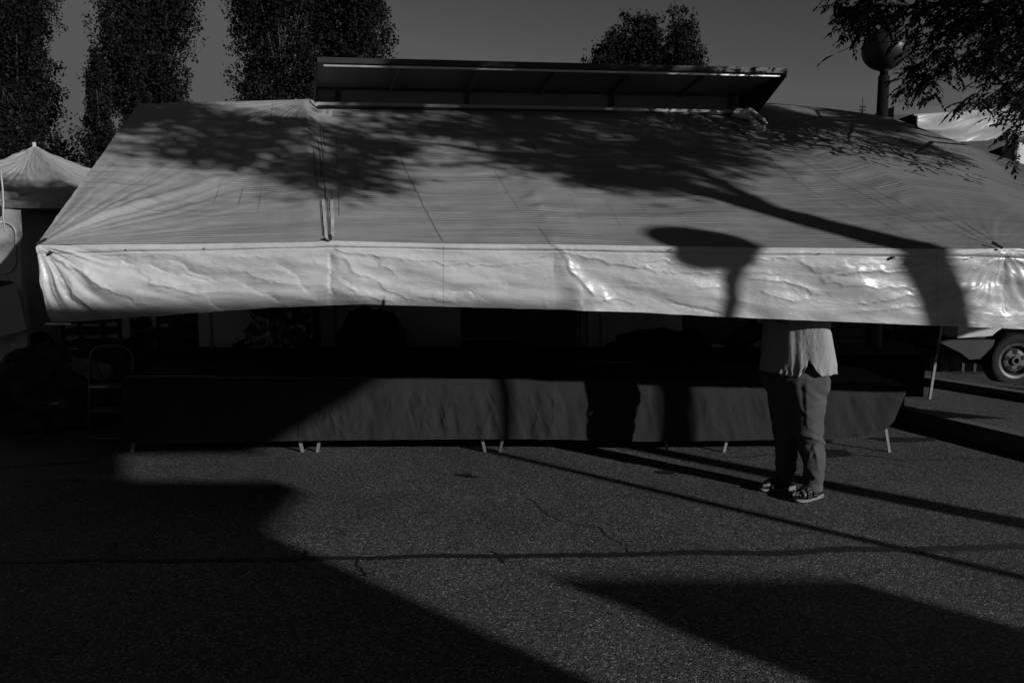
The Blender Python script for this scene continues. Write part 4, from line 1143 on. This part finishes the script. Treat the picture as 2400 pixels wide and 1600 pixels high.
blobs = [(2350, 20, 90, 60, 200), (2240, 30, 90, 60, 150), (2120, 12, 80, 45, 90), (2010, 5, 60, 26, 50), (2345, 125, 70, 60, 110), (2230, 120, 70, 50, 75), (2180, 175, 50, 30, 40),
         (2165, 130, 40, 45, 34), (2130, 190, 24, 16, 14), (2380, 225, 36, 45, 60), (2385, 300, 24, 30, 22), (2200, 215, 20, 14, 5), (2005, 60, 35, 22, 18), (2050, 30, 50, 24, 34),
         (2010, 35, 40, 22, 20), (2270, 238, 40, 12, 8), (2320, 225, 50, 18, 22), (2390, 360, 14, 14, 5), (2420, 120, 40, 160, 200), (2450, 280, 30, 50, 30), (1964, 122, 5, 4, 1)]
for x, y, rx, ry, n in blobs:
    for k in range(n):
        a = random.gauss(0, .55) * rx; c_ = random.gauss(0, .55) * ry
        base = P(x + a, y + c_, 6.95 + random.gauss(0, .28))
        dr_ = Vector((random.gauss(-.5, .8), random.gauss(0, .7), random.gauss(-.15, .45)))
        compound(base, dr_, random.uniform(.12, .22), LV, 7)
quads_mesh('crown', np.array([tuple(v) for v in LV]), M['leafnear'], pt)

# ------------------------------------------------------------------ things behind the photographer that throw the shadows
def back(p, L): return p - SUN * L            # L metres from p towards the sun
def roofhit(x, y):
    u, v = on_roof(x, y); return roof_pt(u, v, False)
def valhit(x, y): return P(x, y, YV)
# second lamp, its shadow falls on valance, ground and cloth
g0 = G(2400, 1362); g1 = G(1160, 1055)
p0 = valhit(1712, 600)
L = 7.4
c = back(valhit(1730, 548), L)
globe_lamp(c.x, c.y, c.z, 'globe street lamp out of the frame whose shadow falls on the valance', GL, .225, .042, -.085)
# second tree
t2 = empty('shade_tree', tuple(G(2240, 1179) - Vector((SUN.x, SUN.y, 0)) / math.hypot(SUN.x, SUN.y) * 7.0), 'leaning shade tree out of the frame whose trunk shadow crosses the awning', 'tree')
tb = t2.location.copy()
LT = 7.0 / math.cos(EL)
tk = [Vector((tb.x, tb.y, 0)), back(valhit(2240, 750), LT), back(valhit(2205, 660), LT), back(valhit(2155, 590), LT + .1)]
tk[0] = Vector((tk[1].x, tk[1].y, 0))
limb = [back(roofhit(2150, 578), LT + .1), back(roofhit(2060, 558), LT + .2), back(roofhit(1960, 530), LT + .4), back(roofhit(1829, 496), LT + .6), back(roofhit(1700, 462), LT + .8), back(roofhit(1600, 436), LT + 1.0), back(roofhit(1480, 402), LT + 1.2), back(roofhit(1350, 370), LT + 1.4), back(roofhit(1150, 352), LT + 1.6), back(roofhit(930, 318), LT + 1.8)]
b = B(); b.tube([tk[0], tk[0].lerp(tk[1], .5), tk[1], tk[2], tk[3]], [.13, .115, .105, .105, .11], 14); b.build('trunk', M['bark'], t2, True)
b = B(); b.tube([tk[3]] + limb, [.13, .135, .135, .13, .125, .12, .11, .09, .065, .045, .02], 12)
b.tube([limb[3], back(roofhit(1770, 462), LT + .8), back(roofhit(1690, 425), LT + .9), back(roofhit(1600, 395), LT + 1.1), back(roofhit(1480, 355), LT + 1.4)], [.07, .065, .06, .055, .03], 10)
b.tube([limb[6], back(roofhit(1350, 380), LT + 1.5), back(roofhit(1130, 378), LT + 1.5), back(roofhit(900, 385), LT + 1.7)], [.05, .035, .025, .012], 8)
b.build('limb', M['bark'], t2, True)
cl = []
def shade(x, y, rx, ry, n, tuft=.16):
    for k in range(n):
        xx = x + random.uniform(-1, 1) * rx; yy = y + random.uniform(-1, 1) * ry
        if ((xx - x) / rx) ** 2 + ((yy - y) / ry) ** 2 > 1: continue
        if noise.noise(Vector((xx * .016, yy * .05, 5))) > .12: continue
        cl.append((back(roofhit(xx, yy), LT + random.uniform(.8, 4.2)), tuft))
for a in ((430, 285, 190, 42, 60), (330, 258, 60, 16, 10), (560, 360, 150, 22, 20), (640, 300, 110, 40, 28), (440, 350, 180, 16, 12), (800, 310, 60, 60, 26), (690, 385, 80, 20, 9), (830, 400, 90, 30, 16),
          (940, 320, 60, 30, 8), (1010, 290, 90, 20, 12), (760, 430, 70, 15, 6), (1150, 300, 120, 34, 34), (1320, 320, 150, 46, 62), (1250, 370, 80, 18, 12), (1400, 400, 130, 34, 40), (1470, 330, 120, 45, 34),
          (1600, 330, 110, 40, 34), (1700, 360, 100, 30, 18), (1600, 400, 80, 25, 14), (1500, 430, 70, 15, 8), (1750, 300, 60, 25, 9), (920, 355, 60, 15, 4), (1560, 290, 160, 18, 14), (1150, 262, 100, 8, 4), (1860, 272, 120, 22, 40), (2020, 292, 120, 20, 40), (1800, 330, 80, 16, 6), (2130, 318, 70, 12, 8)):
    shade(*a)
# and the dappling on the neighbouring tent
for k in range(30):
    x = random.uniform(-150, 200); y = random.uniform(375, 470)
    if random.random() < .5 and (abs(x - 80) < 45 and y < 400): continue
    cl.append((back(P(x, y, 9.2), LT + 2.5 + random.uniform(0, 1)), .17))
# dappling of the flap edge and of the panel under it
for k in range(60):
    x = random.choice([random.uniform(860, 960), random.uniform(1090, 1470), random.uniform(1100, 1470), random.uniform(1090, 1460)]); cl.append((back(P(x, random.uniform(230, 262), 8.3), LT + 1.5), .12))
for k in range(12): cl.append((back(P(random.uniform(900, 1760), 160, 7.8), LT + 1.8), .10))
LVp = []
for q, s in cl:
    m = int(95 * random.uniform(.25, .95))
    LVp.append(np.array(q[:]) + rng.normal(size=(m, 3)) * s * .85)
quads_mesh('crown', leaves(np.concatenate(LVp), .085, .65), M['leafnear'], t2)

# added unseen truck shape, its body, slab and flap cut to cast the left shadows
d3 = Vector((0, 0, 0))
def toY(p, Y):                     # follow the sun ray from p back to depth Y
    return p - SUN * ((p.y - Y) / SUN.y)
caster = empty('added_shadow_truck', (3.5, -4.2, 0), 'unseen truck-shaped block added behind the camera to cast the left-hand shadows', 'truck')
YB = -3.5
c = toY(G(590, 1232), YB)
b = B(); b.box((c.x - 5.6, YB - 2.2, .45), (c.x, YB, c.z)); b.build('body', M['trucklight'], caster)
e = toY(G(645, 1127), YB + .95)
b = B(); b.box((c.x - 5.6, YB + .002, e.z - .12), (e.x + .0, YB + .97, e.z)); b.build('shadow_slab', M['trucklight'], caster)
YA = -3.2
poly = [toY(G(610, 1060), YA), toY(P(655, 1032, YT), YA), toY(P(905, 882, YT), YA), toY(P(880, 868, YT), YA), toY(P(500, 862, YT), YA), toY(P(-1600, 850, YT), YA), toY(G(-1600, 1130), YA), toY(G(300, 1120), YA), toY(G(292, 1064), YA)]
b = B(); b.prism(poly, (0, -.05, 0)); b.build('side_flap', M['trucklight'], caster)  # loose sheet whose outline only serves the shadow on cloth and ground
for x in (c.x - 4.6, c.x - 1.1):
    for y in (YB - .3, YB - 1.95):
        b = B(); b.tube([(x, y - .12, .42), (x, y + .12, .42)], .42, 24); b.build('wheel', M['rubber'], caster)
for x in (c.x - 5.2, c.x - 3.0):
    b = B(); b.bar((x, YB + .02, c.z - .4), (x, YA - .02, 4.9), .05, .05); b.build('caster_strut', M['dark'], caster)
pn = empty('added_shadow_panel', (8.5, -3, 0), 'unseen plain panel added behind the camera to cast the right-hand ground shadow', 'panel')  # added out of view, sized to cast the dark shape in the right foreground
a, c = toY(G(1288, 1352), -3.0), toY(G(1955, 1350), -3.0)
b = B(); b.box((a.x, -3.04, .25), (c.x, -3.0, (a.z + c.z) / 2)); b.build('board', M['trucklight'], pn)
for x in (a.x + .03, c.x - .03):
    b = B(); b.box((x - .03, -3.10, 0), (x + .03, -3.043, 3.0)); b.build('post', M['dark'], pn)

# ------------------------------------------------------------------ the person
FW = Vector((-.68, -.73, 0)).normalized(); LF = Vector((-FW.y, FW.x, 0))     # facing, own left
Yn, Yf = G(1900, 1172).y, G(1830, 1150).y       # near (left) and far (right) leg
Yn += .04; Yf += .03
person = empty('person', tuple(G(1862, 1162)), 'person behind the valance, head hidden, in pale crinkled shirt, loose trousers and strap sandals', 'person')
def ring(cx, cy, hw, Y, n=28, dep=1.0, ph=0):
    c = P(cx, cy, Y); r = hw * Y / F
    if dep < .95:        # the trunk: broad across the shoulders' direction LF, flat along FW
        a = r / math.sqrt(LF.x ** 2 + (FW.x * .56) ** 2); b_ = a * .56
        return [c + LF * a * math.cos(2 * math.pi * k / n) - FW * b_ * math.sin(2 * math.pi * k / n) for k in range(n)]
    return [(c.x + r * math.cos(2 * math.pi * k / n), c.y + r * dep * math.sin(2 * math.pi * k / n), c.z) for k in range(n)]
def remesh(b, name, mat, parent, vox, smooth=4, disp=None):
    me = b.mesh('tmp'); o = bpy.data.objects.new('tmp', me); COL.objects.link(o)
    m = o.modifiers.new('r', 'REMESH'); m.mode = 'VOXEL'; m.voxel_size = vox
    if smooth: s = o.modifiers.new('s', 'SMOOTH'); s.factor = .5; s.iterations = smooth
    dg = bpy.context.evaluated_depsgraph_get(); dg.update()
    new = bpy.data.meshes.new_from_object(o.evaluated_get(dg)); new.name = name
    bpy.data.objects.remove(o); bpy.data.meshes.remove(me)
    new.materials.clear()
    if disp:
        nrm = [v.normal.copy() for v in new.vertices]
        for v, nn in zip(new.vertices, nrm): v.co += nn * disp(v.co)
    new.update()
    return link(name, new, mat, parent, True)

# --- body (one continuous surface)
Yc = (Yn + Yf) / 2 + .03
bd = B()
def chain(pts, rad, seg=16, flat=1.0): bd.tube(pts, rad, seg, True, flat)
hipc = P(1866, 880, Yc)
def PZ(cx, cy, Y): return P(cx, cy, Y)
# torso and neck
up = Vector((0, 0, 1))
hz = hipc.z
torso = [(hz - .06, .13), (hz + .06, .135), (hz + .16, .13), (hz + .28, .145), (hz + .40, .155), (hz + .47, .14), (hz + .51, .085), (hz + .56, .055), (hz + .62, .05)]
rings = []
for z, r in torso:
    lean = FW * .03 * max(0, (z - hz))
    rings.append([Vector((hipc.x, hipc.y, z)) + lean + LF * r * 1.18 * math.cos(2 * math.pi * k / 24) + FW * r * .78 * math.sin(2 * math.pi * k / 24) for k in range(24)])
bd.loft(rings)
headc = Vector((hipc.x, hipc.y, hz + .66)) + FW * .03
# head: skull, jaw, nose, ears, brow, lips
def hb_(off_f, off_l, off_z, r, s=(1, 1, 1)): bd.ball(headc + FW * off_f + LF * off_l + up * off_z, r, 20, 14, s)
hb_(0, 0, .02, .092, (1, .95, 1.15)); hb_(.03, 0, -.045, .062, (1, 1, 1.1)); hb_(.062, 0, -.085, .026)
bd.tube([headc + FW * .088 + up * .03, headc + FW * .108 - up * .012, headc + FW * .09 - up * .022], [.008, .014, .012], 8)
for s in (-1, 1):
    hb_(0, s * .088, 0, .02, (.6, .6, 1.5)); hb_(.078, s * .03, .035, .014, (1, 1, .7)); hb_(.083, s * .031, .015, .0105)
bd.tube([headc + FW * .084 - LF * .02 - up * .052, headc + FW * .094 - up * .05, headc + FW * .084 + LF * .02 - up * .052], [.006, .009, .006], 8)
# arms raised, hands holding the eave bar above
hands = []
for s in (-1, 1):
    sh = Vector((hipc.x, hipc.y, hz + .44)) + LF * s * .15
    arm = Vector((-1, .28, 0)).normalized()
    el = sh + arm * .25 - up * .05
    wr = el + arm * .13 + up * .12 + LF * s * .01
    chain([sh - up * .01, sh.lerp(el, .5), el, el.lerp(wr, .4), wr], [.056, .047, .040, .038, .026], 14)
    pl = wr + FW * .02 + up * .065
    chain([wr, wr.lerp(pl, .5), pl], [.026, .036, .036], 12, .55)
    side = LF * 1.0
    for k, (o_, ln) in enumerate(((-.030, .068), (-.010, .078), (.010, .074), (.029, .058))):
        f0 = pl + side * o_ - up * .01; f1 = f0 + up * ln * .5 + FW * .008; f2 = f1 + FW * ln * .32 + up * ln * .12; f3 = f2 + FW * ln * .18 - up * ln * .25
        bd.tube([f0, f1, f2, f3], [.0095, .009, .0085, .0075], 8)
    t0 = wr.lerp(pl, .35) - side * s * .026; t1 = t0 - side * s * .03 + up * .02 + FW * .015; t2_ = t1 + up * .03 + FW * .012 + side * s * .006
    bd.tube([t0, t1, t2_], [.012, .0105, .009], 8)
# legs inside the trousers, ankles, feet
feet = []
for (cx, cy, Y, nm) in ((1903, 1160, Yn, 'L'), (1833, 1142, Yf, 'R')):
    ank = P(cx, cy - 26, Y)
    knee = P(1896 if nm == 'L' else 1842, 1030, Y + (Yc - Y) * .5 + (.0 if nm == 'L' else .03)); shin_ = P(1905 if nm == 'L' else 1842, 1085, Y + (Yc - Y) * .27 + .01)
    top = Vector((hipc.x, hipc.y, hz - .02)) + LF * (.075 if nm == 'L' else -.075)
    fz = ank.copy(); fz.z = .085
    bd.tube([top, top.lerp(knee, .5), knee, shin_, fz, Vector((fz.x, fz.y, .055))], [.075, .06, .046, .042, .032, .036], 16)
    feet.append((fz, nm))
FD = {'L': Vector((-.84, -.54, 0)).normalized(), 'R': Vector((-.985, -.17, 0)).normalized()}
sole_data = []
for fz, nm in feet:
    fd = FD[nm]; sl = Vector((-fd.y, fd.x, 0)); base = .030
    heel = Vector((fz.x, fz.y, 0)) - fd * .055
    bd.ball(heel + fd * .02 + up * (base + .027), .033, 14, 10, (1, 1, .9))
    bd.tube([Vector((fz.x, fz.y, .075)), heel + fd * .105 + up * (base + .032), heel + fd * .160 + up * (base + .018)], [.034, .030, .026], 14, .8)
    for q in (-.016, .016): bd.tube([heel + fd * .03 + up * (base + .02), heel + fd * .11 + sl * q + up * (base + .02), heel + fd * .175 + sl * q * 1.3 + up * (base + .016)], [.026, .024, .019], 12, .8)
    inner = -1 if nm == 'L' else 1     # big toe on the inner side (towards the other foot): own right for the left foot
    for k, (o_, ln, r) in enumerate(((.030, .056, .0125), (.011, .050, .009), (-.005, .045, .0085), (-.020, .038, .008), (-.033, .030, .0078))):
        a_ = heel + fd * (.160 - k * .009) + sl * o_ * inner + up * (base + .014)
        bd.tube([a_, a_ + fd * ln * .5 + up * .004, a_ + fd * ln + up * -.002], [r, r * 1.0, r * .85], 8)
    sole_data.append((heel, fd, sl, nm, inner, fz))
body = remesh(bd, 'body', M['skin'], person, .0048, 2)
# hair
b = B(); b.ball(headc - FW * .014 + up * .045, .102, 30, 20, (1, 1, 1.08), .12, 5)
b.tube([headc - FW * .07 + up * .03, headc - FW * .085 - up * .05, headc - FW * .075 - up * .11], [.06, .055, .03], 14)
b.build('hair', M['hair'], person, True)
# --- trousers
tb_ = B()
near = [(1150, 1906, 21), (1142, 1906, 23), (1134, 1906, 24), (1120, 1906, 23), (1100, 1908, 25), (1080, 1908, 26), (1060, 1904, 31), (1040, 1899, 32), (1022, 1894, 34), (1000, 1892, 37), (960, 1890, 42), (925, 1887, 48), (897, 1883, 48), (872, 1878, 34)]
far_ = [(1134, 1838, 20), (1120, 1838, 22), (1100, 1841, 24), (1060, 1843, 26), (1020, 1841, 28), (980, 1838, 32), (940, 1837, 38), (900, 1843, 42), (872, 1848, 30)]
lean_ = lambda cy, a, b_: a + (b_ - a) * min(1, max(0, (1150 - cy) / 240))
tb_.loft([ring(cx, cy, hw, lean_(cy, Yn, Yc - .05), 28, 1.0) for cy, cx, hw in near])
tb_.loft([ring(cx, cy, hw, lean_(cy, Yf, Yc + .06), 28, 1.0) for cy, cx, hw in far_])
tb_.loft([ring(cx, cy, hw, Yc, 28, dp_) for cy, cx, hw, dp_ in ((930, 1864, 54, .8), (905, 1863, 69, .78), (885, 1863, 70, .76), (868, 1864, 60, .74), (850, 1864, 54, .74), (815, 1866, 48, .72))])
TC = [((1874, 1018), (1904, 1026), .012, 4), ((1904, 1026), (1932, 1038), .012, 4), ((1878, 1042), (1914, 1046), -.012, 5), ((1898, 1062), (1890, 1094), .008, 4), ((1890, 1094), (1906, 1114), .010, 4),
      ((1891, 1100), (1904, 1127), -.008, 4), ((1904, 1127), (1922, 1110), .009, 4), ((1888, 905), (1891, 995), .006, 5), ((1904, 993), (1931, 970), .008, 4), ((1906, 952), (1938, 944), .006, 4),
      ((1870, 883), (1893, 889), .007, 3), ((1892, 916), (1916, 934), .006, 4), ((1916, 934), (1940, 918), .006, 4), ((1886, 1136), (1926, 1140), -.006, 2.5), ((1902, 1008), (1928, 1018), .008, 3),
      ((1917, 1032), (1907, 1048), .008, 3.5), ((1907, 1048), (1912, 1070), .008, 3.5), ((1876, 900), (1884, 960), -.005, 5), ((1900, 870), (1930, 866), .005, 3), ((1924, 850), (1935, 900), .006, 3),
      ((1820, 1000), (1850, 1012), .008, 4), ((1822, 1040), (1856, 1046), -.008, 4), ((1828, 1080), (1850, 1110), .008, 4), ((1912, 1060), (1916, 1100), .006, 3), ((1880, 960), (1900, 980), .005, 4)]
def pleat(co):
    dd = co - Vector((0, 0, H)); c0, s0_ = math.cos(TH), math.sin(TH)
    fw_ = dd.y * c0 - dd.z * s0_; uu = dd.y * s0_ + dd.z * c0
    px_, py_ = 1200 + F * dd.x / fw_, 800 - F * uu / fw_
    ex_ = 0.0
    for (ax, ay), (bx_, by_), h_, w_ in TC:
        L2_ = (bx_ - ax) ** 2 + (by_ - ay) ** 2
        t_ = min(1, max(0, ((px_ - ax) * (bx_ - ax) + (py_ - ay) * (by_ - ay)) / L2_))
        dx_, dy_ = px_ - ax - t_ * (bx_ - ax), py_ - ay - t_ * (by_ - ay)
        d_ = math.sqrt(dx_ * dx_ + dy_ * dy_)
        if d_ > w_ * 5: continue
        sd_ = (bx_ - ax) * dy_ - (by_ - ay) * dx_
        ex_ += h_ * math.exp(-(d_ / (w_ * (.7 if sd_ > 0 else 1.8))) ** 1.2)
    return pleat0(co) * .6 + ex_
def pleat0(co):
    q = Vector((co.x * 9, co.y * 9, co.z * 4))
    d = .003 * noise.fractal(q, .8, 2, 2)
    # creases behind and below the knees and piling at the cuffs
    kz_ = math.exp(-((co.z - .44) / .07) ** 2); cz = math.exp(-((co.z - .13) / .08) ** 2)
    s = math.sin((co.z * 62 + co.x * 26 + 2.2 * noise.noise(co * 6)))
    d += .013 * kz_ * s * (.5 + noise.noise(co * 5)) + .007 * cz * math.sin(co.z * 75 + co.x * 14 + 2 * noise.noise(co * 9))
    d += .006 * math.sin(co.z * 24 - co.x * 22 + 4 * noise.noise(co * 3.0)) * (.4 + .6 * noise.noise(co * 2.3 + Vector((3, 0, 0))))
    hz_ = math.exp(-((co.z - .80) / .10) ** 2)
    d += .005 * hz_ * math.sin(co.z * 48 + co.x * 8 + 3 * noise.noise(co * 5))
    return d
trs = remesh(tb_, 'trousers', M['pants'], person, .008, 16, pleat)
# --- shirt
n = 150; cols = []
HEM = [(0, 0)]
def shirt_ring(t):
    out = []
    for k in range(n):
        an = 2 * math.pi * k / n
        # camera-facing angle: -pi/2 ; vent near the own left hip, facing the camera's right
        dv = (an - R(-84) + math.pi) % (2 * math.pi) - math.pi
        vent = .105 * max(0, 1 - abs(dv) / .33) ** 1.15
        front = .012 * math.cos(an - R(-125))
        zh = P(1866, 868, Yc).z + vent - front - .006 * math.sin(an * 3)
        ztp = hz + .47
        z = zh + (ztp - zh) * t
        zz = (z - P(1866, 868, Yc).z)
        cx, hw = interp([(-.05, 1870, 88), (.0, 1870, 87), (.06, 1871, 87), (.12, 1870, 84), (.22, 1867, 80), (.30, 1865, 77), (.48, 1866, 80), (.56, 1866, 66)], zz)
        hw *= .855; cx -= 3
        r = hw * Yc / F
        fold = (.007 + .004 * (1 - t)) * noise.noise(Vector((math.cos(an) * 3.0, math.sin(an) * 3.0, z * 2.5))) * 1.6 + .0025 * noise.noise(Vector((math.cos(an) * 13, math.sin(an) * 13, z * 3)))
        ruf = .006 * math.sin(an * 26 + 2 * noise.noise(Vector((an, 0, 0)))) * max(0, 1 - (z - zh) / .03) if z - zh < .03 else 0
        if abs(dv) < .32: r += .004 * (1 if dv > 0 else 0) * max(0, 1 - (z - zh) / .1)
        X = P(cx, 868, Yc).x
        tgt = Vector((math.cos(an), math.sin(an), 0)); al = math.atan2(-tgt.dot(FW) / .56, tgt.dot(LF))
        A_ = r / math.sqrt(LF.x ** 2 + (FW.x * .56) ** 2)
        q_ = LF * A_ * math.cos(al) - FW * A_ * .56 * math.sin(al)
        out.append(Vector((X, Yc, z)) + q_ + tgt * (fold + ruf))
    return out
rg = [shirt_ring((k / 60) ** 1.1) for k in range(61)]
# close over the shoulders
top = rg[-1]; cc = sum(top, Vector()) / n
for f_, dz in ((.75, .03), (.5, .055), (.36, .07)): rg.append([cc + (p - cc) * f_ + up * dz for p in top])
b = B(); b.loft(rg, cap=False)
sh_ = b.build('shirt', M['shirt'], person, True)
md = sh_.modifiers.new('thickness', 'SOLIDIFY'); md.thickness = .003; md.offset = -1
b = B()
for k in range(0, n):
    p = rg[0][k]
    b.ball(p + Vector((0, 0, -.002)), .0026, 6, 5)
b.tube(rg[0] + [rg[0][0]], .0012, 5)
b.build('hem_trim', M['bead'], sh_)
for s in (-1, 1):          # short sleeves
    s0 = Vector((hipc.x, hipc.y, hz + .44)) + LF * s * .13; e0_ = s0 + (Vector((-1, .28, 0)).normalized() * .25 - up * .05) * .62
    b = B(); b.tube([s0 - LF * s * .03, s0, s0.lerp(e0_, .5), e0_], [.05, .078, .072, .07], 20, False); b.build('sleeve', M['shirt'], sh_, True)
# --- sandals
for heel, fd, sl, nm, inner, fz in sole_data:
    sd_ = empty('sandal', tuple(heel), None, None); sd_.parent = None
    bpy.data.objects.remove(sd_)
    outline = []
    for k in range(44):
        a_ = 2 * math.pi * k / 44; c_, s_ = math.cos(a_), math.sin(a_)
        x = .118 + .138 * c_; wdt = .043 + .008 * c_ + .005 * math.cos(2 * a_)
        y_ = wdt * (abs(s_) ** .75) * (1 if s_ > 0 else -1) + .006 * inner * c_
        outline.append((x, y_))
    low, mid, hi_, hi2 = [], [], [], []
    for x, y_ in outline:
        p = heel + fd * (x - .03) + sl * y_
        rise = .012 * max(0, (x - .17) / .08) ** 2
        hl = .010 * max(0, 1 - x / .12)
        low.append(p + up * (.001 + rise)); mid.append(p + up * (.018 + rise * .8 + hl)); hi_.append(p + up * (.026 + rise * .8 + hl))
        hi2.append(p * 1.0 + (heel + fd * .09 - p) * .07 + up * (.029 + rise * .8 + hl * .6) - up * 0)
    for q in hi2: pass
    b = B(); b.loft([low, mid]); sole = b.build('sandal_sole', M['sole'], person)
    b = B(); b.loft([[p + (Vector((heel.x, heel.y, 0)) + fd * .09 - Vector((p.x, p.y, 0))) * .02 + up * .0005 for p in mid], hi_]); b.build('footbed', M['strapblack'], sole)
    for x0, wd_, hh, rr in ((.140, .044, .064, .049), (.078, .040, .092, .047)):
        rgs = []
        for e_ in (-1, 0, 1):
            rgx = []
            for k in range(17):
                a_ = math.pi * k / 16
                rgx.append(heel + fd * (x0 + e_ * wd_ / 2 - .018 * math.sin(a_)) + sl * (rr * math.cos(a_) * 1.02) + up * (.024 + (hh - .012 * e_) * math.sin(a_) ** .75))
            rgs.append(rgx)
        b = B(); i0 = 0
        for q in range(2):
            for k in range(16): b.quad(rgs[q][k], rgs[q][k + 1], rgs[q + 1][k + 1], rgs[q + 1][k])
        so_ = b.build('sandal_strap', M['strapblack'], person, True)
        m_ = so_.modifiers.new('t', 'SOLIDIFY'); m_.thickness = .004; m_.offset = 1; so_.data.validate()
        # buckle on the outer side
        out_ = -inner
        k = 4 if out_ > 0 else 12
        cpt = (rgs[0][k] + rgs[2][k]) / 2; nrm = (cpt - (heel + fd * x0 + up * .02)).normalized(); tv = (rgs[1][k + 1] - rgs[1][k - 1]).normalized(); cpt = rgs[1][k] + nrm * .006
        q = [cpt + fd * a1_ * .013 + tv * a2_ * .011 for a1_, a2_ in ((-1, -1), (1, -1), (1, 1), (-1, 1), (-1, -1))]
        b = B(); b.tube(q, .0014, 6); b.build('sandal_buckle', M['metal'], so_)
